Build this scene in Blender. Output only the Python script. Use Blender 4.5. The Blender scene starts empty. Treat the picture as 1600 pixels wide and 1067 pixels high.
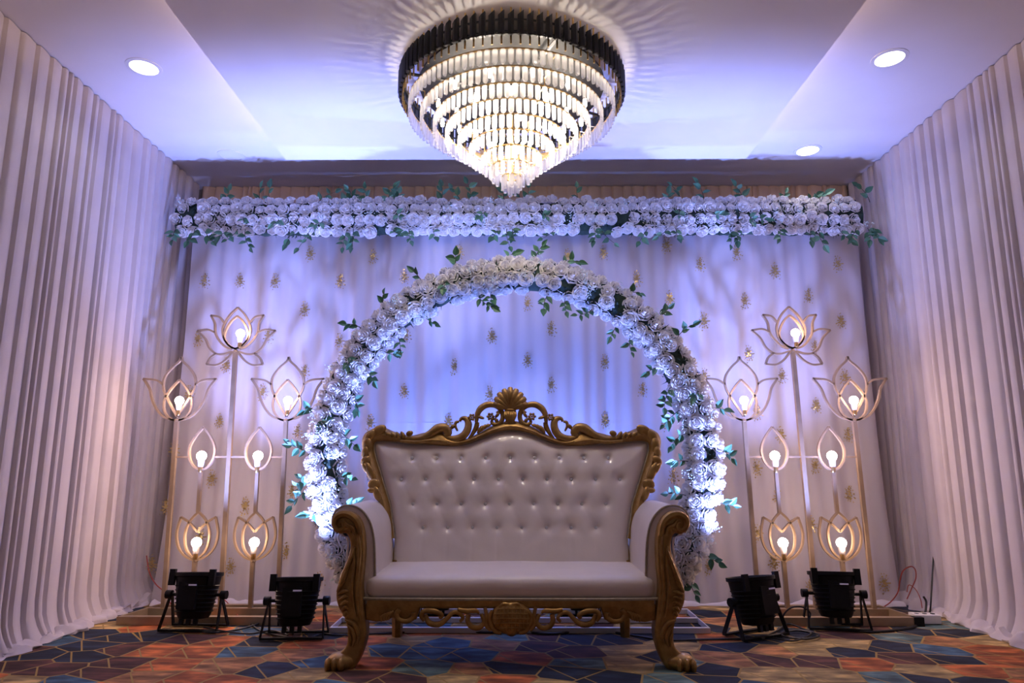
import bpy, math, random
import numpy as np
from mathutils import Vector, Matrix, noise
from mathutils.geometry import tessellate_polygon

# ------------------------------------------------------------------ camera, world, lights, exposure
SC = bpy.context.scene
COL = SC.collection
FPX, W, H = 1067.0, 1600.0, 1067.0
PITCH, YAW, CAM = math.radians(10.02), math.radians(0.32), Vector((0, 0, 1.0))
cd = bpy.data.cameras.new('camera'); cd.sensor_width = 36.0; cd.lens = FPX / W * 36.0
cam = bpy.data.objects.new('camera', cd); COL.objects.link(cam)
cam.location = CAM; cam.rotation_euler = (math.pi / 2 + PITCH, 0, YAW); cd.clip_start = 0.02
SC.camera = cam
wd = bpy.data.worlds.new('hall_ambient'); SC.world = wd; wd.use_nodes = True
wd.node_tree.nodes['Background'].inputs[0].default_value = (0.86, 0.72, 0.72, 1)
wd.node_tree.nodes['Background'].inputs[1].default_value = 0.16
vs = SC.view_settings
SC.cycles.max_bounces = 8; SC.cycles.transmission_bounces = 6; SC.cycles.transparent_max_bounces = 8
vs.view_transform = 'Standard'; vs.look = 'None'; vs.gamma = 1; vs.use_curve_mapping = False; vs.exposure = 0.0
PAR_POWER, PAR_COL = 560.0, (0.23, 0.32, 1.0)
BLUE_POWER, BLUE_COL = 230.0, (0.15, 0.27, 1.0)
BULB_POWER, BULB_COL = 3.1, (1.0, 0.66, 0.52)
CHAND_POWER, CHAND_COL = 6.5, (1.0, 0.87, 0.72)
DOWN_POWER = 5.0

RM = cam.rotation_euler.to_matrix()
def ray(px, py): return RM @ Vector((px - W / 2, H / 2 - py, -FPX))
def at(px, py, Y):
    d = ray(px, py); return CAM + d * (Y / d.y)
def at_z(px, py, z):
    d = ray(px, py); return CAM + d * ((z - 1.0) / d.z)

rnd = random.Random(7)
PI = math.pi

# ------------------------------------------------------------------ materials
def mat(name, col=(.8, .8, .8), rough=.5, metal=0.0, **kw):
    m = bpy.data.materials.new(name); m.use_nodes = True
    p = m.node_tree.nodes['Principled BSDF']
    p.inputs['Base Color'].default_value = (*col, 1); p.inputs['Roughness'].default_value = rough
    p.inputs['Metallic'].default_value = metal
    for k, v in kw.items(): p.inputs[k.replace('_', ' ')].default_value = v
    return m
def nodes(m): return m.node_tree.nodes, m.node_tree.links, m.node_tree.nodes['Principled BSDF']
def ramp(nd, stops, interp='LINEAR'):
    r = nd.new('ShaderNodeValToRGB'); r.color_ramp.interpolation = interp
    e = r.color_ramp.elements
    while len(e) < len(stops): e.new(0.5)
    for i, (p, c) in enumerate(stops): e[i].position = p; e[i].color = (*c, 1)
    return r
def noisy(m, c1, c2, scale=6, bump=0.0, bscale=80, detail=4):
    nd, ln, p = nodes(m)
    tc = nd.new('ShaderNodeTexCoord'); n = nd.new('ShaderNodeTexNoise')
    n.inputs['Scale'].default_value = scale; n.inputs['Detail'].default_value = detail
    ln.new(tc.outputs['Object'], n.inputs['Vector'])
    r = ramp(nd, [(.3, c1), (.7, c2)]); ln.new(n.outputs[0], r.inputs[0]); ln.new(r.outputs[0], p.inputs['Base Color'])
    if bump:
        n2 = nd.new('ShaderNodeTexNoise'); n2.inputs['Scale'].default_value = bscale
        ln.new(tc.outputs['Object'], n2.inputs['Vector'])
        b = nd.new('ShaderNodeBump'); b.inputs['Strength'].default_value = bump; b.inputs['Distance'].default_value = .01
        ln.new(n2.outputs[0], b.inputs['Height']); ln.new(b.outputs[0], p.inputs['Normal'])
    return m
def emis(name, col, strength):
    m = mat(name, (0.9, 0.9, 0.9), .3); p = m.node_tree.nodes['Principled BSDF']
    p.inputs['Emission Color'].default_value = (*col, 1); p.inputs['Emission Strength'].default_value = strength
    return m

M = {}
M['ceil'] = noisy(mat('ceiling_paint', rough=.7), (.70, .67, .68), (.73, .70, .71), 3)
M['wall'] = noisy(mat('wall_paint', rough=.8), (.45, .40, .38), (.5, .45, .42), 4)
M['curtain'] = noisy(mat('curtain_cloth', rough=.85, Sheen_Weight=.2), (.57, .50, .50), (.62, .55, .545), 5, .15, 300)
M['backcurtain'] = noisy(mat('beige_curtain_cloth', rough=.85), (.72, .52, .38), (.78, .58, .44), 8, .15, 300)
M['gold'] = noisy(mat('gold_paint', rough=.40, metal=.6), (.27, .145, .038), (.42, .25, .075), 25, .15, 60)
M['goldbar'] = noisy(mat('gold_painted_steel', rough=.40, metal=.55), (.36, .26, .16), (.45, .33, .21), 12, .05, 90)
M['leather'] = noisy(mat('cream_leatherette', rough=.16, Coat_Weight=.6, Coat_Roughness=.05), (.72, .635, .58), (.76, .67, .615), 5, .12, 18)
M['leatherseat'] = noisy(mat('cream_leatherette_seat', rough=.38), (.70, .61, .55), (.75, .655, .60), 7, .10, 16)
M['piping'] = noisy(mat('dull_braid', rough=.6), (.32, .26, .18), (.42, .35, .25), 60)
M['crystalbutton'] = mat('crystal_button', (.85, .85, .9), .12, .35)
M['leaf'] = noisy(mat('silk_leaf', rough=.5), (.035, .12, .06), (.07, .20, .10), 30)
M['leaf2'] = noisy(mat('silk_leaf_pale', rough=.5), (.09, .24, .14), (.14, .32, .20), 30)
M['foliage'] = noisy(mat('dark_foliage', rough=.8), (.008, .022, .014), (.02, .05, .03), 40)
M['stem'] = mat('brown_stem', (.05, .035, .02), .7)
M['black'] = noisy(mat('black_plastic', rough=.5, Specular_IOR_Level=.2), (.003, .003, .0035), (.006, .006, .007), 20)
M['blackmetal'] = mat('black_lacquer', (.010, .010, .012), .28, .2)
M['cable'] = mat('black_cable', (.008, .008, .009), .5)
M['redwire'] = mat('red_wire', (.35, .05, .03), .5)
M['white'] = mat('white_plastic', (.7, .68, .66), .45)
M['whitemetal'] = mat('white_painted_steel', (.6, .6, .62), .4)
M['sequin'] = mat('gold_sequin', (.55, .41, .18), .28, .6)
M['brass'] = mat('brass_rim', (.55, .36, .14), .3, .9)
M['bulb'] = emis('bulb_glow', (1.0, .90, .78), 14)
M['chbulb'] = emis('chandelier_bulb_glow', (1.0, .90, .78), 10)
M['downglow'] = emis('downlight_glow', (1.0, .97, .95), 7)
M['parlens'] = emis('blue_led_lens', (.25, .35, 1.0), 6)
M['cove'] = emis('cove_led', (1.0, .72, .55), 18)

def cloth(name, col, transp, transl):
    m = mat(name, col, .8); nd, ln, p = nodes(m); out = nd['Material Output']
    t = nd.new('ShaderNodeBsdfTranslucent'); t.inputs[0].default_value = (*col, 1)
    a = nd.new('ShaderNodeMixShader'); a.inputs[0].default_value = transl
    ln.new(p.outputs[0], a.inputs[1]); ln.new(t.outputs[0], a.inputs[2])
    tr = nd.new('ShaderNodeBsdfTransparent'); b = nd.new('ShaderNodeMixShader')
    b.inputs[0].default_value = transp
    ln.new(a.outputs[0], b.inputs[1]); ln.new(tr.outputs[0], b.inputs[2]); ln.new(b.outputs[0], out.inputs[0])
    return m
M['sheer'] = cloth('sheer_voile', (.80, .74, .77), .26, .25)
M['rose'] = cloth('silk_rose_petals', (.86, .83, .80), 0.0, .32)
M['backing'] = cloth('backing_cloth', (.80, .74, .76), 0.0, .15)

def crystal_mat():
    m = mat('cut_crystal', (.96, .94, .90), .08, 0.0, IOR=1.45, Transmission_Weight=1.0)
    nd, ln, p = nodes(m); out = nd['Material Output']
    t = nd.new('ShaderNodeBsdfTranslucent'); t.inputs[0].default_value = (.93, .92, .91, 1)
    a = nd.new('ShaderNodeMixShader'); a.inputs[0].default_value = .45
    ln.new(p.outputs[0], a.inputs[1]); ln.new(t.outputs[0], a.inputs[2])
    tr = nd.new('ShaderNodeBsdfTransparent'); b = nd.new('ShaderNodeMixShader'); b.inputs[0].default_value = .25
    ln.new(a.outputs[0], b.inputs[1]); ln.new(tr.outputs[0], b.inputs[2]); ln.new(b.outputs[0], out.inputs[0])
    return m
M['crystal'] = crystal_mat()

def carpet_mat():
    m = mat('patterned_carpet', rough=.95); nd, ln, p = nodes(m)
    tc = nd.new('ShaderNodeTexCoord'); mp = nd.new('ShaderNodeMapping')
    mp.inputs['Scale'].default_value = (4.1, 4.7, 1); mp.inputs['Rotation'].default_value = (0, 0, .22)
    ln.new(tc.outputs['Object'], mp.inputs[0])
    def vor(feature, scale):
        v = nd.new('ShaderNodeTexVoronoi'); v.voronoi_dimensions = '2D'; v.feature = feature
        v.inputs['Scale'].default_value = scale; v.inputs['Randomness'].default_value = .62
        ln.new(mp.outputs[0], v.inputs['Vector']); return v
    v1 = vor('F1', 1.0); e1 = vor('DISTANCE_TO_EDGE', 1.0)
    sep = nd.new('ShaderNodeSeparateColor'); ln.new(v1.outputs['Color'], sep.inputs[0])
    pal = ramp(nd, [(0, (.009, .014, .028)), (.15, (.045, .095, .14)), (.27, (.36, .095, .022)), (.42, (.075, .026, .018)),
                    (.57, (.36, .24, .09)), (.74, (.32, .14, .05)), (.86, (.010, .017, .036)), (.94, (.10, .16, .15))], 'CONSTANT')
    ln.new(sep.outputs[0], pal.inputs[0])
    # watercolour wash inside each patch
    n = nd.new('ShaderNodeTexNoise'); n.inputs['Scale'].default_value = 9; n.inputs['Detail'].default_value = 7
    mp2 = nd.new('ShaderNodeMapping'); mp2.inputs['Scale'].default_value = (.6, 1.6, 1)
    ln.new(tc.outputs['Object'], mp2.inputs[0]); ln.new(mp2.outputs[0], n.inputs['Vector'])
    wash = ramp(nd, [(.34, (.4, .36, .34)), (.50, (.95, .95, .95)), (.66, (2.3, 2.2, 2.0))]); ln.new(n.outputs[0], wash.inputs[0])
    mul = nd.new('ShaderNodeMix'); mul.data_type = 'RGBA'; mul.blend_type = 'MULTIPLY'; mul.inputs[0].default_value = .9
    ln.new(pal.outputs[0], mul.inputs[6]); ln.new(wash.outputs[0], mul.inputs[7])
    # a thin gold chord running through each patch, and the gold outline
    ang = nd.new('ShaderNodeVectorMath'); ang.operation = 'SUBTRACT'
    ln.new(mp.outputs[0], ang.inputs[0]); ln.new(v1.outputs['Position'], ang.inputs[1])
    sx = nd.new('ShaderNodeSeparateXYZ'); ln.new(ang.outputs[0], sx.inputs[0])
    def mth(op, a, b=None):
        q = nd.new('ShaderNodeMath'); q.operation = op
        for i, s in enumerate((a, b)):
            if s is None: continue
            if isinstance(s, (int, float)): q.inputs[i].default_value = s
            else: ln.new(s, q.inputs[i])
        return q.outputs[0]
    ch = mth('ABSOLUTE', mth('ADD', mth('ADD', mth('MULTIPLY', sx.outputs[0], .75), mth('MULTIPLY', sx.outputs[1], .66)), .26))
    l1 = mth('LESS_THAN', ch, .018); l2 = mth('LESS_THAN', e1.outputs['Distance'], .022)
    line = mth('MAXIMUM', l1, l2)
    mx = nd.new('ShaderNodeMix'); mx.data_type = 'RGBA'; ln.new(line, mx.inputs[0])
    ln.new(mul.outputs[2], mx.inputs[6]); mx.inputs[7].default_value = (.36, .22, .055, 1)
    ln.new(mx.outputs[2], p.inputs['Base Color'])
    n2 = nd.new('ShaderNodeTexNoise'); n2.inputs['Scale'].default_value = 400; ln.new(tc.outputs['Object'], n2.inputs['Vector'])
    b = nd.new('ShaderNodeBump'); b.inputs['Strength'].default_value = .35; b.inputs['Distance'].default_value = .004
    ln.new(n2.outputs[0], b.inputs['Height']); ln.new(b.outputs[0], p.inputs['Normal'])
    return m
M['carpet'] = carpet_mat()

# ------------------------------------------------------------------ mesh helpers
ORG = {}
def link(o, parent=None, loc=(0, 0, 0)):
    COL.objects.link(o); o.location = loc
    if parent is not None: o.parent = parent
    ORG[o.name] = Vector(loc) + (ORG[parent.name] if parent is not None else Vector())
    return o
def props(o, label=None, cat=None, group=None, kind=None):
    for k, v in (('label', label), ('category', cat), ('group', group), ('kind', kind)):
        if v: o[k] = v
    return o
def thing(name, label, cat, loc=(0, 0, 0), group=None):
    return props(link(bpy.data.objects.new(name, None), None, loc), label, cat, group)

class MB:
    def __init__(s): s.v = []; s.f = []
    def add(s, vs_, fs):
        b = len(s.v); s.v += [tuple(p) for p in vs_]; s.f += [tuple(b + i for i in f) for f in fs]; return s
    def box(s, x0, x1, y0, y1, z0, z1):
        return s.add([(x0, y0, z0), (x1, y0, z0), (x1, y1, z0), (x0, y1, z0), (x0, y0, z1), (x1, y0, z1), (x1, y1, z1), (x0, y1, z1)],
                     [(0, 3, 2, 1), (4, 5, 6, 7), (0, 1, 5, 4), (1, 2, 6, 5), (2, 3, 7, 6), (3, 0, 4, 7)])
    def grid(s, rows):
        nr, nc = len(rows), len(rows[0])
        return s.add([p for r in rows for p in r], [(i * nc + j, i * nc + j + 1, (i + 1) * nc + j + 1, (i + 1) * nc + j)
                                                   for i in range(nr - 1) for j in range(nc - 1)])
    def tube(s, pts, rad, n=8, closed=False, flat=1.0, nrm=None):
        pts = [Vector(p) for p in pts]; m = len(pts)
        if not isinstance(rad, (list, tuple)): rad = [rad] * m
        up = Vector(nrm) if nrm else None; vv = []
        prev = None
        for i in range(m):
            a = pts[(i - 1) % m] if (closed or i > 0) else pts[i]; b = pts[(i + 1) % m] if (closed or i < m - 1) else pts[i]
            t = (b - a).normalized() if (b - a).length > 1e-9 else Vector((0, 0, 1))
            if up is not None: u = up - t * up.dot(t)
            elif prev is not None: u = prev - t * prev.dot(t)
            else: u = t.orthogonal()
            if u.length < 1e-6: u = t.orthogonal()
            u.normalize(); prev = u; w = t.cross(u)
            for k in range(n):
                q = 2 * PI * k / n
                vv.append(pts[i] + (w * math.cos(q) + u * math.sin(q) * flat) * rad[i])
        ff = [(i * n + k, i * n + (k + 1) % n, ((i + 1) % m) * n + (k + 1) % n, ((i + 1) % m) * n + k)
              for i in range(m if closed else m - 1) for k in range(n)]
        if not closed: ff += [tuple(range(n - 1, -1, -1)), tuple((m - 1) * n + k for k in range(n))]
        return s.add(vv, ff)
    def bar(s, pts, w, d, nrm=(0, 1, 0), closed=False):        # rectangular section swept along a path
        pts = [Vector(p) for p in pts]; m = len(pts); nv = Vector(nrm).normalized(); vv = []
        for i in range(m):
            a = pts[(i - 1) % m] if (closed or i > 0) else pts[i]; b = pts[(i + 1) % m] if (closed or i < m - 1) else pts[i]
            t = (b - a).normalized(); u = t.cross(nv).normalized()
            for su, sn in ((-1, -1), (1, -1), (1, 1), (-1, 1)): vv.append(pts[i] + u * su * w / 2 + nv * sn * d / 2)
        ff = [(i * 4 + k, i * 4 + (k + 1) % 4, ((i + 1) % m) * 4 + (k + 1) % 4, ((i + 1) % m) * 4 + k)
              for i in range(m if closed else m - 1) for k in range(4)]
        if not closed: ff += [(3, 2, 1, 0), tuple((m - 1) * 4 + k for k in range(4))]
        return s.add(vv, ff)
    def ell(s, c, r, mtx=None, nu=10, nv=6):
        vv = [(0, 0, -1)]
        for j in range(1, nv):
            th = -PI / 2 + PI * j / nv
            for i in range(nu): vv.append((math.cos(th) * math.cos(2 * PI * i / nu), math.cos(th) * math.sin(2 * PI * i / nu), math.sin(th)))
        vv.append((0, 0, 1)); c = Vector(c); out = []
        for p in vv:
            q = Vector((p[0] * r[0], p[1] * r[1], p[2] * r[2]))
            out.append((mtx @ q if mtx else q) + c)
        ff = [(0, 1 + (i + 1) % nu, 1 + i) for i in range(nu)]
        for j in range(nv - 2):
            for i in range(nu): ff.append((1 + j * nu + i, 1 + j * nu + (i + 1) % nu, 1 + (j + 1) * nu + (i + 1) % nu, 1 + (j + 1) * nu + i))
        t = len(vv) - 1; ff += [(t, 1 + (nv - 2) * nu + i, 1 + (nv - 2) * nu + (i + 1) % nu) for i in range(nu)]
        return s.add(out, ff)
    def lathe(s, prof, n=24, mtx=None, closed=False):
        vv = []; m = len(prof)
        for r, z in prof:
            for k in range(n):
                q = Vector((r * math.cos(2 * PI * k / n), r * math.sin(2 * PI * k / n), z)); vv.append(mtx @ q if mtx else q)
        ff = [(i * n + k, i * n + (k + 1) % n, ((i + 1) % m) * n + (k + 1) % n, ((i + 1) % m) * n + k)
              for i in range(m if closed else m - 1) for k in range(n)]
        if not closed: ff += [tuple(range(n - 1, -1, -1)), tuple((m - 1) * n + k for k in range(n))]
        return s.add(vv, ff)
    def relief(s, outline, y_front, y_back, inset, crown=0.0, n_in=3):   # polygon in (x,z) with rounded front edge
        P = [Vector((p[0], p[1])) for p in outline]; m = len(P)
        area = sum(P[i].x * P[(i + 1) % m].y - P[(i + 1) % m].x * P[i].y for i in range(m))
        sg = 1 if area > 0 else -1
        N = []
        for i in range(m):
            t = (P[(i + 1) % m] - P[i - 1]); t = t.normalized() if t.length > 0 else Vector((1, 0)); N.append(Vector((-t.y, t.x)) * sg)
        rings = [[(p.x, y_back, p.y) for p in P]]
        for k in range(n_in + 1):
            a = k / n_in * PI / 2; off = inset * (1 - math.cos(a)); yy = y_front + inset * .9 * (1 - math.sin(a))
            rings.append([((P[i] + N[i] * off).x, yy, (P[i] + N[i] * off).y) for i in range(m)])
        vv = [p for r in rings for p in r]; ff = []
        for k in range(len(rings) - 1):
            for i in range(m): ff.append((k * m + i, k * m + (i + 1) % m, (k + 1) * m + (i + 1) % m, (k + 1) * m + i))
        base = (len(rings) - 1) * m
        for tri in tessellate_polygon([[Vector((p[0], p[2], 0)) for p in rings[-1]]]): ff.append(tuple(base + i for i in tri))
        for tri in tessellate_polygon([[Vector((p[0], p[2], 0)) for p in rings[0]]]): ff.append(tuple(reversed(tri)))
        return s.add(vv, ff)
    def mesh(s, name, material, smooth=True, origin=Vector()):
        me = bpy.data.meshes.new(name)
        o = origin
        me.from_pydata([(p[0] - o[0], p[1] - o[1], p[2] - o[2]) for p in s.v], [], s.f)
        me.materials.append(material)
        if smooth: me.polygons.foreach_set('use_smooth', [True] * len(me.polygons)); me.set_sharp_from_angle(angle=math.radians(45))
        me.validate(); me.update()
        return me
    def build(s, name, material, parent=None, smooth=True, loc=(0, 0, 0)):
        """verts are in world space; loc is the object's own origin in world space"""
        base = ORG[parent.name] if parent is not None else Vector()
        L = Vector(loc) if loc != (0, 0, 0) else base
        return link(bpy.data.objects.new(name, s.mesh(name, material, smooth, L)), parent, L - base)

def spline(pts, per=6, closed=False):
    P = [Vector(p) if len(p) == 3 else Vector((p[0], p[1], 0)) for p in pts]; n = len(P); out = []
    for i in range(n if closed else n - 1):
        p0 = P[(i - 1) % n] if (closed or i > 0) else P[i] * 2 - P[i + 1]
        p1 = P[i]; p2 = P[(i + 1) % n]
        p3 = P[(i + 2) % n] if (closed or i < n - 2) else p2 * 2 - p1
        for k in range(per):
            t = k / per
            out.append(.5 * ((2 * p1) + (p2 - p0) * t + (2 * p0 - 5 * p1 + 4 * p2 - p3) * t * t + (3 * p1 - p0 - 3 * p2 + p3) * t ** 3))
    if not closed: out.append(P[-1])
    return out
def lerps(vals, n):
    return [float(x) for x in np.interp(np.linspace(0, 1, n), np.linspace(0, 1, len(vals)), vals)]
def piece(name, mesh, parent, wloc, rot=None, scale=None):
    o = bpy.data.objects.new(name, mesh); link(o, parent, Vector(wloc) - ORG[parent.name])
    if rot is not None: o.rotation_mode = 'QUATERNION'; o.rotation_quaternion = rot
    if scale is not None: o.scale = scale if hasattr(scale, '__len__') else (scale,) * 3
    return o
def struct(name, mb, m, parent=None, smooth=False):
    o = mb.build(name, m, parent, smooth)
    if parent is None: o['kind'] = 'structure'
    return o
def point_light(name, loc, power, col, radius, parent):
    l = bpy.data.lights.new(name, 'POINT'); l.energy = power; l.color = col; l.shadow_soft_size = radius
    return link(bpy.data.objects.new(name, l), parent, Vector(loc) - (ORG[parent.name] if parent else Vector()))
def spot_light(name, loc, target, power, col, angle, blend, radius, parent):
    l = bpy.data.lights.new(name, 'SPOT'); l.energy = power; l.color = col; l.shadow_soft_size = radius
    l.spot_size = math.radians(angle); l.spot_blend = blend
    o = link(bpy.data.objects.new(name, l), parent, Vector(loc) - (ORG[parent.name] if parent else Vector()))
    o.rotation_euler = (Vector(target) - Vector(loc)).to_track_quat('-Z', 'Y').to_euler()
    return o

# ------------------------------------------------------------------ the room
XL, XR, YB, YF, ZC, ZP = -2.72, 2.86, 5.60, -2.4, 3.355, 3.25
struct('floor', MB().box(XL - .3, XR + .3, YF, YB + .3, -.08, 0), M['carpet'])
struct('wall_left', MB().box(XL - .2, XL - .06, YF, YB + .2, 0, ZC + .1), M['wall'])
struct('wall_right', MB().box(XR + .06, XR + .2, YF, YB + .2, 0, ZC + .1), M['wall'])
struct('wall_back', MB().box(XL - .06, XR + .06, YB + .06, YB + .2, 0, ZC + .1), M['wall'])
ceil = struct('ceiling', MB().box(XL - .2, XR + .2, YF, YB + .2, ZC, ZC + .12), M['ceil'])
PXL, PXR = at_z(445, 248, ZP).x, at_z(1166, 248, ZP).x
PYB = at_z(800, 249, ZP).y
struct('drop_panel', MB().box(PXL, PXR, YF, PYB, ZP, ZP + .025), M['ceil'], ceil)
struct('panel_riser', MB().box(PXL + .22, PXR - .22, YF, PYB - .22, ZP + .025, ZC), M['ceil'], ceil)
for s_, x in ((-1, PXL + .215), (1, PXR - .215)):
    props(MB().box(x - .012, x + .012, YF, PYB - .25, ZP + .03, ZP + .05).build('cove_light_strip', M['cove'], ceil, False), 'warm cove light strip')

def pleats(length, lo, hi, amp, r, twin=.25):
    s = 0; out = []
    while s < length:
        w = r.uniform(lo, hi)
        if r.random() < twin: w *= .45
        a = amp * r.uniform(.65, 1.1); e = r.uniform(.42, .62)
        for k in range(9):
            t = k / 9; out.append((s + w * t, a * math.sin(PI * t ** e) ** .75 if 0 < t else 0.0))
        s += w
    return [(min(x, length), d) for x, d in out]

def wall_curtain(name, label, origin, along, outward, length, ztop, material, seed, lo=.09, hi=.14, amp=.027, ruffle=True):
    r = random.Random(seed); prof = pleats(length, lo, hi, amp, r)
    a, n = Vector(along), Vector(outward); o = Vector(origin)
    root = thing(name, label, 'curtain', o + a * (length / 2))
    zs = [0.02, .05, .09, .14, .22, .4, .7, 1.1, 1.5, 1.9, 2.3, 2.7, 3.0, 3.2, ztop - .03, ztop]
    rows = []
    for z in zs:
        row = []
        for s, d in prof:
            k = noise.noise(Vector((s * 1.3, z * .45, seed * 3.1))) * .018
            sq = .85 if z > ztop - .01 else 1.0
            fl = max(0, 1 - z / .2) ** 2 * (.07 + .05 * noise.noise(Vector((s * 7, 0, seed))))
            row.append(o + a * (s + k * (1 - z / ztop) * 1.5) + n * (d * sq * (1 + .25 * noise.noise(Vector((s * 2, z * .8, seed)))) + fl) + Vector((0, 0, z)))
        rows.append(row)
    MB().grid(rows).build('pleated_cloth', material, root)
    if ruffle:
        rows = []; N = int(length / .022)
        for j in range(9):
            q = j / 8; row = []
            for i in range(N + 1):
                s = length * i / N
                big = .040 + .03 * noise.noise(Vector((s * 3.1, seed, 0))) + .045 * noise.noise(Vector((s * 13, seed, 2.0)))
                big = max(.018, big)
                an = PI * (1.0 - q) * .98
                out_ = .075 + math.cos(an) * big * 1.3 + .04 * noise.noise(Vector((s * 14, q * 3, seed)))
                up = math.sin(an) * big * 1.0 + .04 * noise.noise(Vector((s * 17, q * 2.5, seed + 5))) * math.sin(PI * q)
                row.append(o + a * (s + .02 * noise.noise(Vector((s * 11, q * 4, 7)))) + n * out_ + Vector((0, 0, max(.003, up))))
            rows.append(row)
        MB().grid(rows).build('gathered_hem', material, root)
    MB().tube([o - n * .012 + Vector((0, 0, ztop - .012)), o + a * length - n * .012 + Vector((0, 0, ztop - .012))], .008, 6).build('hanging_rail', M['black'], root)
    return root
wall_curtain('pleated_curtain', 'long pale pleated curtain covering the whole left wall', (XL - .02, .3, 0), (0, 1, 0), (1, 0, 0), 5.25, ZC - .004, M['curtain'], 3)
wall_curtain('pleated_curtain', 'long pale pleated curtain covering the whole right wall', (XR + .02, .3, 0), (0, 1, 0), (-1, 0, 0), 5.25, ZC - .004, M['curtain'], 8)
wall_curtain('pleated_curtain', 'beige pleated curtain on the back wall, peeking out above the flower garland', (XL, YB, 0), (1, 0, 0), (0, -1, 0), XR - XL, ZC - .004, M['backcurtain'], 5, .08, .13, .03, False)

# ------------------------------------------------------------------ sheer backdrop drape with sequin motifs
DXL, DXR, DZ = -2.56, 2.70, 3.05
def dfold(x, z):
    a = .020 * math.sin(x * 21 + 2.2 * noise.noise(Vector((x * 1.1, z * .12, 1)))) + .014 * math.sin(x * 47 + 3 * noise.noise(Vector((x * 2, z * .2, 4))))
    a += .03 * noise.noise(Vector((x * 2.3, z * .35, 9)))
    low = max(0, 1 - z / .5) ** 2
    return a * (.55 + .3 * (1 - z / DZ)) + low * .05 * noise.noise(Vector((x * 5, 3, 3)))
def drape_y(x, z): return 5.19 + dfold(x, z) - .07 * max(0, 1 - z / .9) ** 2
def drape_x(x, z):                                    # the outer edges swing outward towards the floor
    e = 1 - max(0, min(1, z / 2.2)); return x + (.05 * e ** 1.5) * max(-1, min(1, x / 2.2)) ** 3
def sheet(yf, mat_, name, parent, x0, x1, nx, dz=0):
    zs = [0.006, .03, .07, .13, .2, .3, .45, .6, .8, 1.0, 1.25, 1.5, 1.75, 2.0, 2.25, 2.5, 2.75, 2.9, DZ]
    rows = [[Vector((drape_x(x0 + (x1 - x0) * i / nx, z), yf(x0 + (x1 - x0) * i / nx, z), z)) for i in range(nx + 1)] for z in zs]
    return MB().grid(rows).build(name, mat_, parent)
bk = thing('backing_curtain', 'opaque white backing cloth hanging behind the sheer drape', 'curtain', (0.05, 5.275, 0))
sheet(lambda x, z: 5.275 + .010 * math.sin(x * 17 + 1) + .006 * math.sin(x * 33), M['backing'], 'cloth', bk, DXL + .08, DXR - .08, 240)
drape = thing('sheer_drape', 'sheer white backdrop drape with scattered gold sequin motifs', 'curtain', (0.05, 5.19, 0))
sheet(drape_y, M['sheer'], 'cloth', drape, DXL, DXR, 560)
rows = [[Vector((drape_x(x, z), drape_y(x, z) - .004, z)) for x in np.linspace(DXL, DXR, 400)] for z in (1.286, 1.289, 1.291)]
MB().grid(rows).build('seam', M['sheer'], drape)
rows = [[Vector((x, drape_y(x, z) + .006, z)) for x in np.linspace(DXL, DXR, 400)] for z in (2.80, 2.9, 3.05)]
MB().grid(rows).build('light_blocking_band', M['wall'], drape)  # unseen opaque band, added behind the garland to keep stray light off the ceiling
rows = []
for j in range(7):
    q = j / 6; row = []
    for i in range(261):
        x = DXL - .02 + (DXR - DXL + .06) * i / 260
        big = max(.012, .03 + .03 * noise.noise(Vector((x * 4, 1, 2))) + .025 * noise.noise(Vector((x * 11, 5, 2))))
        an = PI * (1 - q)
        row.append(Vector((x, 5.10 - math.cos(an) * big * 1.6, max(.003, math.sin(an) * big))))
    rows.append(row)
MB().grid(rows).build('gathered_hem', M['backing'], drape)

MOTIFS = [(486,398),(582,400),(531,440),(631,433),(477,485),(717,394),(635,525),(768,526),(530,533),(710,573),(478,582),(631,612),(765,616),
 (578,661),(467,675),(943,394),(1041,384),(995,435),(1094,414),(1046,467),(1100,502),(824,474),(861,515),(824,564),(946,565),(861,602),(1005,609),
 (946,657),(1100,588),(1164,470),(1265,462),(1315,502),(1170,553),(1220,588),(1274,543),(1275,634),(1320,590),(1182,644),(1324,680),(1216,681),
 (1181,732),(1270,727),(1324,773),(1213,777),(1178,833),(1262,820),(1251,916),(1202,878),(1367,910),(1104,884),(275,702),(345,659),(335,748),
 (385,791),(459,768),(452,862),(369,885),(503,907),(265,793),(248,881),(322,839),(310,529),(420,526),(354,572),(298,616),(412,613),(320,440),
 (1210,425),(1310,412),(887,400),(895,440),(700,660),(1040,660),(580,735),(1050,745),(375,440),(430,440),(1150,395)]
def motif_mesh(seed):
    r = random.Random(seed); mb = MB()
    def disc(x, z, s, tilt):
        s *= 1.45; y = -.003 - .004 * r.random(); n = 5; vv = []
        for k in range(n):
            a = 2 * PI * k / n + tilt; vv.append((x + s * math.cos(a), y + s * math.cos(a) * math.sin(tilt * 3) * .5, z + s * math.sin(a)))
        mb.add(vv, [tuple(range(n))])
    disc(0, .002, .0055, 1)
    for k in range(13):                               # a leaf-shaped spray of sequins: dense heart, loose rays, ragged fringe
        a = 2 * PI * k / 13 + r.uniform(-.1, .1)
        for t in (.32, .55, .78, 1.0):
            if r.random() < .22: continue
            m = t * (1 + r.uniform(-.12, .12)); wx = .024 * (1 - .28 * math.sin(a)); wz = .040
            disc(wx * m * math.cos(a), wz * m * math.sin(a), (.0034 - .0013 * t) * r.uniform(.8, 1.3), r.random() * 6)
    return mb.mesh('sequin_motif', M['sequin'], False)
MM = [motif_mesh(k) for k in range(4)]
for i, (px, py) in enumerate(MOTIFS):
    p = at(px, py, 5.17)
    piece('sequin_motif', MM[i % 4], drape, (drape_x(p.x, p.z), drape_y(p.x, p.z) - .006, p.z), None, rnd.uniform(1.45, 1.7))

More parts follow.
